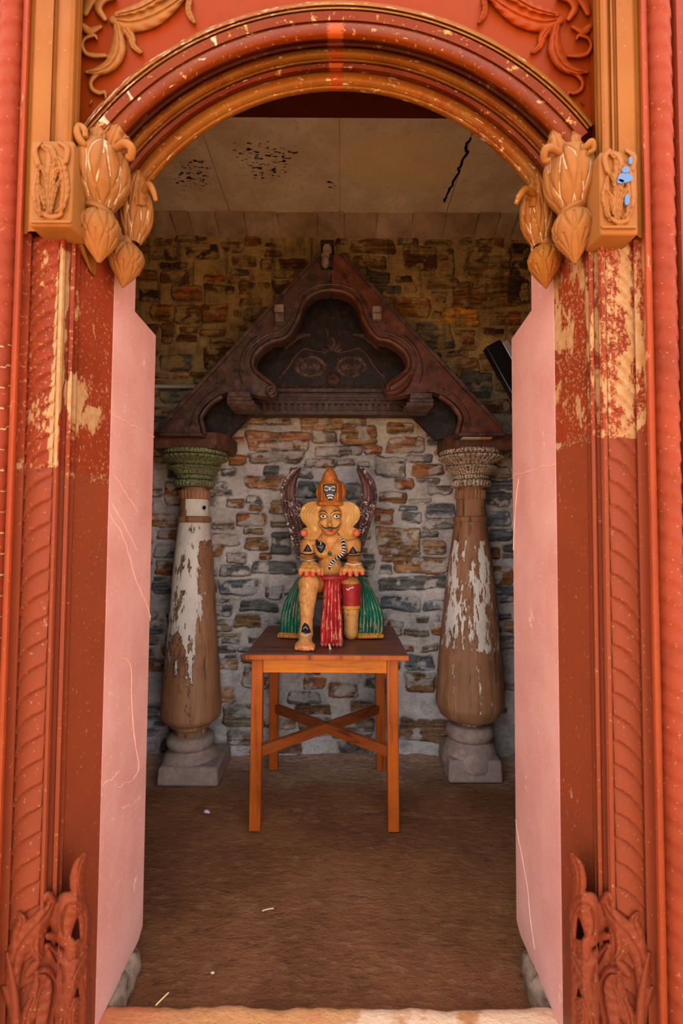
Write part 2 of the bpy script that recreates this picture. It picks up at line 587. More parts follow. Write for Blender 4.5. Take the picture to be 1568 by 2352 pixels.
def make_jamb(side):
    sd = SIDES[side]
    word = 'left' if side == 'l' else 'right'
    lab = ('carved red door jamb with a narrow cream flaked strip, on the left of the doorway' if side == 'l'
           else 'carved red door jamb flaked all over with cream patches, on the right of the doorway')
    t = thing('door_jamb', lab, 'door jamb', (X15(sd['pan'][0][0], 1.1), 1.12, 0), 'carved door jambs')
    o = scale_band(side, t, M_red)
    z_hi = float(W(150, 470, 1.1).z)
    strip_extrude('moulding', resample(sd['strip'], 2), side, M_red, t, Z0, z_hi, 110)
    strip_extrude('plain_panel', resample(sd['pan'], 6), side, M_red, t, Z0, z_hi, 110)
    k_ = 6 if side == 'l' else 5
    f = strip_extrude('fillet', sd['flat'][:k_], side, M_orange, t, Z0, ZTOP, 60, False)
    strip_extrude('flat_margin', sd['flat'][k_ - 1:], side, M_red, t, Z0, Z_JT, 60)
    # reveal slab: narrow at head, stopped shoulder, full depth below
    pf, pi_, d1, d2 = sd['rev']
    xf = X15(pf, d1); s = sd['s']
    dh = 1.35 if side == 'l' else 1.37
    zc1 = float(W(*((318, 715) if side == 'l' else (1217, 712)), dh).z); zc2 = float(W(*((365, 770) if side == 'l' else (1172, 778)), d2).z)
    zb = .055
    out = [(d1, zb), (1.30, zb), (d2 - .03, zb + .008), (d2, zb + .028), (d2, zc2), (dh, zc1), (dh, 2.26), (d1, 2.26)]
    mb = MB()
    mb.prism([(xf, d, z) for d, z in out], (s * .06, 0, 0))
    rv = recalc(mb.build('reveal_slab', M_pink, t, sharp=30, bevel=.004))
    tag(rv, 'pale pink inner face of the jamb')
    # hairline of the masonry joint and cracks on the pink face
    mk = MB()
    lines = ([[(258, 952), (300, 974), (357, 1003)], [(252, 1180), (285, 1240), (312, 1330), (338, 1392), (349, 1425)], [(256, 1155), (290, 1215), (316, 1268)], [(262, 1090), (300, 1150), (318, 1178)],
              [(279, 1510), (300, 1530), (302, 1610), (308, 1690), (318, 1760), (305, 1790), (272, 1806)], [(233, 1802), (260, 1785), (275, 1770)], [(280, 1855), (300, 1850), (322, 1828)]] if side == 'l' else
             [[(1176, 1090), (1225, 1078), (1278, 1064)], [(1191, 1098), (1184, 1160), (1179, 1260)], [(1184, 1885), (1195, 1950), (1210, 2030), (1219, 2120), (1228, 2180)]])
    for ln in lines:
        q = smooth_path(ln, 6); pts = []
        for (px, py) in q:
            # walk to the reveal plane x = xf
            lo, hi = d1, d2
            for _ in range(30):
                md = (lo + hi) / 2
                if s * float(Wv(px, py, md)[0]) < s * xf: lo = md
                else: hi = md
            p = Wv(px, py, (lo + hi) / 2)
            pts.append((xf - s * .0003, p[1], p[2] + random.uniform(-.004, .004)))
        mk.tube(pts, [.0008 + .0022 * abs(mnoise.noise(Vector((k * .7, ln[0][0], 0)))) for k in range(len(pts))], 6)
    mk.build('chipped_line', M_scr, rv)
    # raw stone under the slab
    mf = MB()
    mf.ball((xf + s * .012, 1.385, .018), (.036, .105, .052), 40, 26)
    mf.v = [(x + .006 * mnoise.noise(Vector((x * 40, y * 40, z * 40))), y + .008 * mnoise.noise(Vector((y * 38, z * 40, 3))), max(-.02, z + .012 * mnoise.noise(Vector((z * 44, x * 40, y * 44))))) for x, y, z in mf.v]
    mf.build('foundation_stone', M_rough, t, sharp=25)
    # foliage at the foot
    fol = FOL_L if side == 'l' else mir(FOL_L, 753)
    box = (0, 1950, 212, 2372) if side == 'l' else (1294, 1950, 1500, 2372)
    fo = relief('foot_foliage', M_red, t, box, 1.7, jamb_depth(side), [(p, [q * 1.32 for q in w_], h, v) for p, w_, h, v in fol], sink=.03, mask=lambda X, Y: np.ones_like(X))
    return t


_ms = Mat('fresh_chip', .8, .2)
M_scr = _ms.color(L4((232, 178, 160)))
jl = make_jamb('l'); jr = make_jamb('r')


# ---------------------------------------------------------------- twisted rope columns
def rope(side):
    px = 32 if side == 'l' else 1506
    d = 1.075
    x = float(Wv(px, 100, d)[0]); r = .026
    n = 380; seg = 22
    V = np.zeros((n, seg, 3)); C = np.zeros((n, seg, 3))
    sgn = 1 if side == 'l' else -1
    for i in range(n):
        z = Z0 + 2.8 * i / (n - 1)
        for j in range(seg):
            t = PI + PI * j / (seg - 1)
            s = ((z / .045) - sgn * (t - 1.5 * PI) / PI * 1.0) % 1.0
            rr = r * (1.0 + .13 * (1 - s) ** .8 * min(1, s * 14))
            V[i, j] = (x + rr * math.cos(t), d + rr * math.sin(t) * 1.1, z)
            if side == 'l' and s > .86 and 1.0 < z < 1.65 and j > 4: C[i, j, 2] = .9
    mb = MB(); mb.grid(V, cols=C)
    lab = 'slim twisted red stone shaft at the left edge, beside the left jamb' if side == 'l' else 'slim twisted red stone shaft beside the right jamb, near the right edge'
    o = mb.build('twisted_shaft', M_rope, None, sharp=None, loc=(x, d, 0))
    for p in o.data.polygons: p.use_smooth = True
    tag(o, lab, 'shaft', 'twisted shafts of the doorway')
    return x, d


rx_l = rope('l'); rx_r = rope('r')


# ---------------------------------------------------------------- upper pilasters with carved blocks
def XY(px, py, d):
    return float(Wv(px, py, d)[0])


def pilaster(side):
    lab = 'ochre fluted pilaster above the left jamb, leaf carved block at its foot' if side == 'l' else 'ochre fluted pilaster above the right jamb, blue scuffs on its carved block'
    t = thing('pilaster', lab, 'pilaster', (XY(130 if side == 'l' else 1410, 300, 1.08), 1.1, Z_JT), 'pilasters above the jambs')
    if side == 'l':
        pr = [(60, 1.05), (66, 1.05), (76, 1.05), (79, 1.043), (83, 1.04), (121, 1.04), (124, 1.048), (128, 1.05), (131, 1.05)]
        rl = [(131, 1.05), (134, 1.04), (140, 1.03), (150, 1.024), (160, 1.024), (170, 1.03), (176, 1.04), (178, 1.055), (180, 1.056), (183, 1.056), (184, 1.075), (187, 1.08), (188, 1.115)]
        blk = (68, 166); by = (322, 518)
    else:
        pr = [(1481, 1.05), (1470, 1.05), (1459, 1.05), (1455, 1.043), (1452, 1.04), (1416, 1.04), (1413, 1.048), (1409, 1.05)]
        rl = [(1409, 1.05), (1406, 1.043), (1402, 1.043), (1399, 1.05), (1396, 1.05), (1393, 1.036), (1386, 1.032), (1379, 1.036), (1376, 1.05), (1371, 1.056), (1367, 1.075), (1364, 1.075), (1362, 1.115)]
        blk = (1464, 1378); by = (340, 530)
    for nm, q, mat in (('pilaster_face', pr, M_ochre), ('half_round_roll', rl, M_ochre)):
        pts = [(XY(p, 100, d), d) for p, d in q]
        zs = np.linspace(Z_JT - .01, ZTOP, 60)
        V = np.array([[(x, d, z) for x, d in pts] for z in zs])
        mb = MB(); mb.grid(V, flip=(side == 'r')); mb.build(nm, mat, t, sharp=30)
    # carved block
    m_ = (by[0] + by[1]) / 2
    xa, xb = sorted((XY(blk[0], m_, 1.02), XY(blk[1], m_, 1.02)))
    za, zb = float(W(100, by[1], 1.02).z), float(W(100, by[0], 1.02).z)
    mb = MB(); mb.box((xa, 1.02, za), (xb, 1.09, zb))
    b_ = mb.build('carved_block', M_ochre_carve, t, bevel=.005)
    x0, y0, x1, y1 = min(blk), by[0], max(blk), by[1]
    w, h = x1 - x0, y1 - y0
    st = [([(x0 + .42 * w, y1 - 20), (x0 + .45 * w, y0 + h * .5), (x0 + .5 * w, y0 + 30), (x0 + .32 * w, y0 + 14)], [5, 12, 14, 7], .010, 18),
          ([(x0 + .25 * w, y1 - 25), (x0 + .14 * w, y0 + h * .6), (x0 + .2 * w, y0 + h * .35)], [5, 12, 5], .009, 16),
          ([(x0 + .7 * w, y1 - 22), (x0 + .82 * w, y0 + h * .6), (x0 + .74 * w, y0 + h * .28), (x0 + .62 * w, y0 + h * .2)], [5, 13, 11, 5], .010, 16),
          ([(x0 + .2 * w, y0 + h * .28), (x0 + .12 * w, y0 + h * .12), (x0 + .25 * w, y0 + 6)], [8, 8, 5], .009, 0),
          ([(x0 + .85 * w, y0 + h * .25), (x0 + .88 * w, y0 + h * .1), (x0 + .7 * w, y0 + 6)], [7, 8, 5], .009, 0),
          ([(x0 + 6, y1 - 9), (x1 - 6, y1 - 9)], [5, 5], .007, 0),
          ([(x0 + .3 * w, y1 - 28), (x0 + .5 * w, y1 - 20), (x0 + .72 * w, y1 - 26), (x0 + .68 * w, y1 - 36)], [6, 8, 7, 5], .009, 0)]
    for (u0, v0, u1, v1, u2, v2, w_) in ((.5, .85, .58, .6, .72, .45, 8), (.35, .8, .30, .62, .16, .5, 8), (.55, .55, .62, .36, .84, .34, 8), (.4, .5, .34, .36, .18, .28, 7), (.5, .3, .5, .18, .4, .08, 8), (.6, .84, .76, .8, .86, .7, 7), (.3, .86, .18, .8, .12, .7, 7)):
        st.append(([(x0 + u0 * w, y0 + v0 * h), (x0 + u1 * w, y0 + v1 * h), (x0 + u2 * w, y0 + v2 * h)], [3, w_, 3], .012, 14))
    relief('leaf_carving', M_ochre_carve, b_, (x0, y0, x1, y1), 1.6, lambda X, Y: np.full_like(X, 1.021), st)
    if side == 'r':
        M_blue = Mat('blue_scuff_paint', .6).color(L4((72, 104, 146)))
        for (cx, cy, rx, ry) in ((1436, 408, 17, 11), (1437, 390, 9, 8), (1440, 458, 5, 13), (1448, 368, 4, 9), (1425, 416, 8, 5)):
            ring = []; mb = MB()
            for k in range(18):
                a = 2 * PI * k / 18; q = 1 + .25 * mnoise.noise(Vector((math.cos(a) * 2, math.sin(a) * 2, cx)))
                ring.append(W(cx + rx * q * math.cos(a), cy + ry * q * math.sin(a), 1.0085))
            mb.prism(ring[::-1], (0, .004, 0))
            mb.build('blue_scuff', M_blue, b_)
    # sloping corbel under the roll
    zc = float(W(150, 590, 1.09).z)
    xo, xi = (XY(126, 500, 1.04), XY(196, 500, 1.10)) if side == 'l' else (XY(1404, 500, 1.04), XY(1350, 500, 1.10))
    mb = MB()
    mb.hexa([(xo, 1.085, zc + .06), (xi, 1.13, zc - .015), (xi, 1.16, zc - .015), (xo, 1.16, zc + .06), (xo, 1.035, za + .05), (xi, 1.05, za + .05), (xi, 1.16, za + .05), (xo, 1.16, za + .05)])
    recalc(mb.build('corbel', M_ochre, t, bevel=.006))
    return t


pilaster('l'); pilaster('r')

# ---------------------------------------------------------------- round arch
ACX, ACY = 777.0, 751.0
at = thing('moulded_arch', 'round moulded stone arch over the doorway, ochre and red, buds at both ends', 'arch', (float(W(ACX, 400, 1.15).x), 1.15, float(W(ACX, 420, 1.2).z)))


def ring(name, prof, mat, a0, a1, parent=at, n=420, chip=None):
    V = np.zeros((n, len(prof), 3)); C = np.zeros((n, len(prof), 3))
    for j, (r, d) in enumerate(prof):
        for i in range(n):
            a = math.radians(a0 + (a1 - a0) * i / (n - 1))
            V[i, j] = Wv(ACX + r * math.sin(a), ACY - r * math.cos(a), d)
            if chip: C[i, j] = chip(a, j)
            hw = .026 + .012 * mnoise.noise(Vector((j * .9 + r * .03, 7, 1)))
            if r < 700 and abs(a + .010) < hw: C[i, j, 1] = 1.0
    mb = MB(); mb.grid(V, flip=False, cols=C)
    return mb.build(name, mat, parent, sharp=35)


def streaks(amt, seed, bias=0.):
    def fn(a, j):
        q = mnoise.noise(Vector((a * 16 + seed, j * .55, seed))) + .6 * mnoise.noise(Vector((a * 55, j * .9, seed + 3)))
        return (0, 0, max(0., min(.85, (q + amt - bias * a * .35) * 1.25)))
    return fn


def rl(r0, d0, r1, d1, bulge, n=8):
    """convex moulding between two radii"""
    return [(r0 + (r1 - r0) * t / n, d0 + (d1 - d0) * t / n - bulge * math.sin(PI * t / n)) for t in range(n + 1)]


ring('inner_nosing', [(541, 1.30), (541, 1.235)] + rl(541, 1.222, 556, 1.203, .006) + rl(556, 1.200, 584, 1.19, .007) + [(586, 1.196)], M_arch_ochre, -54.5, 54.0, chip=streaks(.12, 2, -.3))
ring('inner_flat_band', [(586, 1.196), (589, 1.19), (596, 1.176), (606, 1.17), (608, 1.176)], M_arch_dark, -54, 53.5, chip=streaks(.10, 5))
ring('middle_bead', rl(608, 1.176, 618, 1.166, .008) + rl(618, 1.166, 640, 1.155, .006) + [(642, 1.165)], M_arch_ochre, -53.5, 53, chip=streaks(.10, 8))
ring('dark_hollow', [(642, 1.165), (646, 1.172), (653, 1.168), (659, 1.145), (662, 1.11), (660, 1.088)], M_arch_dark, -53.5, 53)
ring('outer_band', [(660, 1.088), (663, 1.078)] + rl(663, 1.076, 698, 1.068, .008, 10) + [(700, 1.076), (703, 1.076)], M_arch_red, -53, 52.5, chip=streaks(-.10, 11, .3))
ring('outer_flat_band', [(703, 1.076), (705, 1.07), (726, 1.068), (728, 1.078)], M_arch_red, -52.5, 52, chip=streaks(.05, 15, .6))
ring('outer_bead', rl(728, 1.078, 736, 1.078, .010) + rl(737, 1.08, 746, 1.082, .010) + [(748, 1.10), (750, 1.122)], M_arch_ochre, -52, 51.5, chip=streaks(.25, 21, .9))
# ---------------------------------------------------------------- wall in front: spandrels, masses beside and above
M_strip = painted('outer_strip_paint', (196, 84, 52), (184, 70, 40), (232, 150, 100), amt=.0, speck=.07, alt_amt=.7)
M_span = painted('spandrel_paint', (184, 62, 2), (184, 74, 8), (214, 140, 74), amt=-.03, speck=.0, alt_amt=.6, rough=.5)
mb = MB()
zt = ZTOP
xl, xr = XY(183, 150, 1.12), XY(1365, 150, 1.12)
arc = []
for k in range(60):
    a = math.radians(-50 + 100 * k / 59)
    arc.append(tuple(Wv(ACX + 744 * math.sin(a), ACY - 744 * math.cos(a), 1.12)))
zlow = float(W(200, 480, 1.12).z)
V = np.array([[(q[0], 1.12, q[2]), (max(xl, min(xr, q[0] * 1.0)), 1.12, zt)] for q in arc])
mb.grid(V)
mb.add([(xl - .02, 1.12, zlow), (arc[0][0], 1.12, arc[0][2]), (arc[0][0], 1.12, zt), (xl - .02, 1.12, zt)], [(0, 1, 2, 3)])
mb.add([(arc[-1][0], 1.12, arc[-1][2]), (xr + .02, 1.12, zlow), (xr + .02, 1.12, zt), (arc[-1][0], 1.12, zt)], [(0, 1, 2, 3)])
for a_, b_ in ((176, 232), (1322, 1372)):
    mb.add([tuple(Wv(a_, 500, 1.128)), tuple(Wv(b_, 500, 1.128)), tuple(Wv(b_, 215, 1.128)), tuple(Wv(a_, 215, 1.128))], [(0, 1, 2, 3)])
# side masses and head (solid masonry)
xfl, xfr = X15(240, D_REV), X15(1282, D_REV)
mb.box((-1.75, 1.115, -.05), (X15(160, 1.1) - .03, 1.34, 3.1)); mb.box((X15(160, 1.1) - .05, 1.235, -.05), (xfl - .03, 1.34, 2.9))
mb.box((X15(1355, 1.1) + .03, 1.115, -.05), (1.75, 1.34, 3.1)); mb.box((xfr + .03, 1.235, -.05), (X15(1355, 1.1) + .05, 1.34, 2.9))
mb.box((-1.75, 1.14, 2.5), (1.75, 1.3, 3.1))
# outer plain strips beyond the twisted shafts
mb.box((-1.75, 1.05, -.05), (rx_l[0] - .03, 1.2, 3.1), mi=1); mb.box((rx_r[0] + .03, 1.05, -.05), (1.75, 1.2, 3.1), mi=1)
tag(mb.build('wall_front', [M_span, M_strip], None, sharp=30, loc=(0, 1.3, 0)), kind='structure')

# ---------------------------------------------------------------- scroll ornaments in the spandrels
SCR = [
    ([(262, 46), (300, 52), (345, 40), (385, 18), (424, -10)], [12, 24, 27, 20, 8], .017, 30),
    ([(268, 34), (320, 20), (365, -5), (400, -30)], [8, 14, 14, 6], .022, 22),
    ([(264, 44), (272, 84), (270, 120), (252, 150), (224, 164), (198, 166)], [6, 13, 19, 17, 11, 4], .018, 26),
    ([(240, 128), (214, 128), (196, 122), (188, 104), (196, 88), (216, 82), (222, 90)], [6, 7, 6, 5, 5, 5, 3], .016, 0),
    ([(284, 62), (300, 84), (306, 106), (322, 120)], [10, 11, 8, 6], .014, 14),
    ([(246, 156), (220, 172), (208, 190), (212, 206), (228, 214), (240, 212), (243, 226)], [9, 8, 6, 6, 6, 5, 3], .014, 0),
    ([(240, 44), (226, 20), (238, 0), (262, -5)], [7, 10, 10, 6], .016, 0), ([(196, 30), (204, 10), (222, -8)], [9, 12, 7], .013, 0), ([(190, 60), (206, 72), (230, 62)], [8, 10, 6], .012, 0),
    ([(434, 0), (432, 22), (437, 38), (446, 52)], [9, 8, 8, 4], .014, 12), ([(210, 232), (206, 240)], [3, 2], .008, 0),
]
relief('scroll_ornament', M_ochre_carve, None, (184, -30, 452, 246), 1.7, lambda X, Y: np.full_like(X, 1.12), SCR,
       label='ochre carved acanthus scroll in the upper left corner above the arch', cat='carving', group='acanthus scrolls above the arch')
relief('scroll_ornament', M_scroll_red, None, (1092, -30, 1362, 246), 1.7, lambda X, Y: np.full_like(X, 1.12), mir(SCR, 773),
       label='red carved acanthus scroll in the upper right corner above the arch', cat='carving', group='acanthus scrolls above the arch')


# ---------------------------------------------------------------- hanging lotus buds
def petal_groove(t, v, n, up, v0, v1, off=0.):
    """groove depth of a ring of pointed petals; v runs down the bud"""
    q = ((t / (2 * PI) * n + off) % 1.0) - .5
    s = (v - v0) / (v1 - v0)
    if not up: s = 1 - s
    if s < 0 or s > 1: return 0., 0.
    # half width: a leaf shape for rising petals, a scale for hanging ones
    w = .47 * math.sin(PI * s ** .72) ** .75 if up else .5 * (1 - (1 - s) ** 2.2)
    e = abs(abs(q) - w)
    g = math.exp(-(e / .055) ** 2)
    return g, (1.0 if abs(q) < w else 0.0)


def bud(mbl, a, b, rmax, prof, petals, parent, name, mat, seg=154, n=110, squash=1.0, edge=.9):
    a, b = Vector(a), Vector(b)
    ax = (b - a); Lg = ax.length; ax.normalize()
    s = ax.cross(Vector((0, 1, 0))).normalized(); f_ = s.cross(ax)
    V = np.zeros((n, seg + 1, 3)); C = np.zeros((n, seg + 1, 3))
    pv = np.array(prof)
    for i in range(n):
        v = i / (n - 1)
        r = np.interp(v, pv[:, 0], pv[:, 1]) * rmax
        for j in range(seg + 1):
            t = 2 * PI * j / seg
            g, ins = 0., 0.
            for (cnt, up, v0, v1, off) in petals:
                gg, ii = petal_groove(t, v, cnt, up, v0, v1, off)
                g = max(g, gg); ins = max(ins, ii)
            q = math.cos(t * petals[0][0] * 2)
            rr = r * (1 - .10 * g + .06 * ins)
            V[i, j] = a + ax * (Lg * v) + s * (rr * math.cos(t)) + f_ * (rr * math.sin(t) * squash)
            k = mnoise.noise(Vector((t * 1.5, v * 4, a.x * 9)))
            C[i, j, 2] = g * (edge if k > -.05 else .3)
    mb = MB(); mb.grid(V, cols=C)
    o = mb.build(name, mat, parent, sharp=None)
    recalc(o)
    for p in o.data.polygons: p.use_smooth = True
    return o


UP = [(0, .30), (.06, .55), (.15, .78), (.3, .95), (.45, 1.), (.6, .97), (.75, .84), (.88, .62), (1., .42)]
LO = [(0, .35), (.05, .62), (.14, .85), (.28, 1.), (.42, .97), (.58, .8), (.75, .52), (.9, .24), (1., .06)]


def pendant(name, lab, upper, lower, d, mat, crown, group='lotus bud pendants', dr=None, curl=()):
    (ax, ay, bx, by, r1), (cx, cy, ex, ey, r2) = upper, lower
    t = thing(name, lab, 'pendant', tuple(W(ex, ey, d)), group)
    k = d / F
    bud(None, W(ax, ay, d), W(bx, by, d), r1 * k, UP, [(5, True, .14, 1.06, .30), (5, True, -.3, 1.02, .80)], t, 'upper_bud', mat)
    m1 = W(bx, by, d); m2 = W(cx, cy, d)
    q = MB()
    ax_ = (m2 - m1).normalized() if (m2 - m1).length > .001 else Vector((0, 0, -1))
    Rm = ax_.to_track_quat('Z', 'Y').to_matrix()
    q.lathe([(r1 * .40 * k, -.008), (r1 * .52 * k, -.004), (r1 * .6 * k, .002), (r1 * .58 * k, .008), (r1 * .45 * k, .011)], (m1 + m2) / 2, 40, R=Rm)
    q.build('collar', mat, t)
    bud(None, W(cx, cy, d - .004), W(ex, ey, d - .004), r2 * k, LO, [(5, False, -.1, .55, .05), (5, False, .15, .9, .55), (5, False, .5, 1.25, .05)], t, 'lower_bud', mat, edge=.55)
    # sprouting leaves on top
    lv = MB()
    for (pts, ws) in crown:
        qs = smooth_path([(x, y, dd, w) for (x, y, dd), w in zip(pts, ws)], 7)
        V = np.zeros((len(qs), 9, 3))
        for i, (x, y, dd, w) in enumerate(qs):
            j0, j1 = qs[max(i - 1, 0)], qs[min(i + 1, len(qs) - 1)]
            tx, ty = j1[0] - j0[0], j1[1] - j0[1]; l = math.hypot(tx, ty) + 1e-6
            nx, ny = -ty / l, tx / l
            lob = 1 + .16 * math.cos(i * 1.25)
            for j in range(9):
                u = (j - 4) / 4
                V[i, j] = Wv(x + nx * w * u * lob, y + ny * w * u * lob, dd - .010 * (1 - u * u) + .004 * math.exp(-(u / .2) ** 2))
        Vb = V.copy(); Vb[..., 1] += .014
        lv.grid(V); lv.grid(Vb, flip=True)
        n_, m_ = V.shape[:2]
        rim = [(i, 0) for i in range(n_)] + [(n_ - 1, j) for j in range(1, m_)] + [(i, m_ - 1) for i in range(n_ - 2, -1, -1)] + [(0, j) for j in range(m_ - 2, 0, -1)]
        vs = [V[i, j] for i, j in rim] + [Vb[i, j] for i, j in rim]; L_ = len(rim)
        lv.add(vs, [(k_, (k_ + 1) % L_, (k_ + 1) % L_ + L_, k_ + L_) for k_ in range(L_)])
    recalc(lv.build('leaf_crown', mat, t, sharp=50))
    if curl:
        for (pts, rr) in curl:
            cm = MB()
            q = smooth_path([W(*p) for p in pts], 6)
            n_ = len(q)
            cm.tube(q, [.62 * rr * k * (.55 + .45 * math.sin(PI * min(1, .25 + .75 * i / n_))) for i in range(n_)], 12)
            cm.build('leaf_curl', mat, t)
    return t


DA, DB = 1.10, 1.19
pendant('lotus_pendant', 'large ochre lotus bud pendant hanging outermost at the left end of the arch', (236, 328, 231, 482, 61), (229, 488, 227, 604, 45), DA, M_ochre_carve,
        [([(232, 345, 1.07), (250, 310, 1.075), (268, 270, 1.09), (278, 240, 1.1)], [16, 22, 17, 5]), ([(215, 345, 1.07), (220, 312, 1.065), (224, 285, 1.08), (218, 262, 1.09)], [10, 16, 13, 4]),
         ([(252, 340, 1.07), (264, 305, 1.065), (276, 280, 1.075)], [14, 16, 6]), ([(262, 345, 1.08), (282, 322, 1.075), (296, 318, 1.08)], [12, 14, 6])],
        curl=[([(208, 340, 1.06), (190, 330, 1.045), (178, 308, 1.04), (182, 292, 1.045), (194, 298, 1.04), (196, 316, 1.04)], 15), ([(268, 340, 1.06), (286, 330, 1.045), (302, 340, 1.04), (300, 362, 1.05), (288, 358, 1.045)], 15)])
pendant('lotus_pendant', 'smaller ochre lotus bud pendant tucked inside the left end of the arch', (318, 432, 306, 560, 37), (294, 562, 282, 660, 38), DB, M_ochre_carve,
        [([(316, 470, 1.16), (316, 435, 1.155), (322, 405, 1.165)], [16, 20, 8]), ([(300, 470, 1.16), (306, 420, 1.15), (318, 390, 1.155)], [10, 15, 5])],
        curl=[([(330, 440, 1.15), (342, 425, 1.135), (352, 440, 1.125), (358, 462, 1.13)], 12)])
pendant('lotus_pendant', 'large ochre lotus bud pendant hanging outermost at the right end of the arch', (1300, 338, 1316, 492, 57), (1314, 486, 1320, 606, 45), DA, M_ochre_carve,
        [([(1304, 360, 1.07), (1296, 325, 1.075), (1288, 290, 1.09), (1284, 262, 1.1)], [16, 22, 17, 5]), ([(1322, 355, 1.07), (1322, 325, 1.065), (1316, 300, 1.08)], [10, 15, 6]),
         ([(1285, 355, 1.07), (1278, 322, 1.065), (1270, 300, 1.075)], [14, 16, 6])],
        curl=[([(1330, 350, 1.06), (1346, 336, 1.045), (1358, 326, 1.04), (1362, 344, 1.045), (1350, 352, 1.04)], 12), ([(1284, 350, 1.06), (1264, 340, 1.045), (1250, 346, 1.04), (1250, 368, 1.05), (1264, 368, 1.045)], 14)])
pendant('lotus_pendant', 'smaller glossy amber lotus bud pendant tucked inside the right end of the arch', (1228, 436, 1240, 566, 38), (1248, 566, 1254, 662, 36), DB, M_arch_ochre,
        [([(1234, 472, 1.16), (1232, 440, 1.155), (1226, 410, 1.165)], [16, 20, 8]), ([(1250, 470, 1.16), (1244, 425, 1.15), (1234, 395, 1.155)], [10, 15, 5])],
        curl=[([(1226, 448, 1.15), (1208, 436, 1.135), (1194, 448, 1.125), (1184, 470, 1.13)], 13)])
# ================================================================ ROOM SHELL
YB = 2.81                                   # back wall
ZW = float(W(784, 545, YB).z)               # top of the rubble wall
ZC = 3.03                                   # ceiling
YCV = YB - (ZC - ZW)                        # cove springs inwards to the ceiling

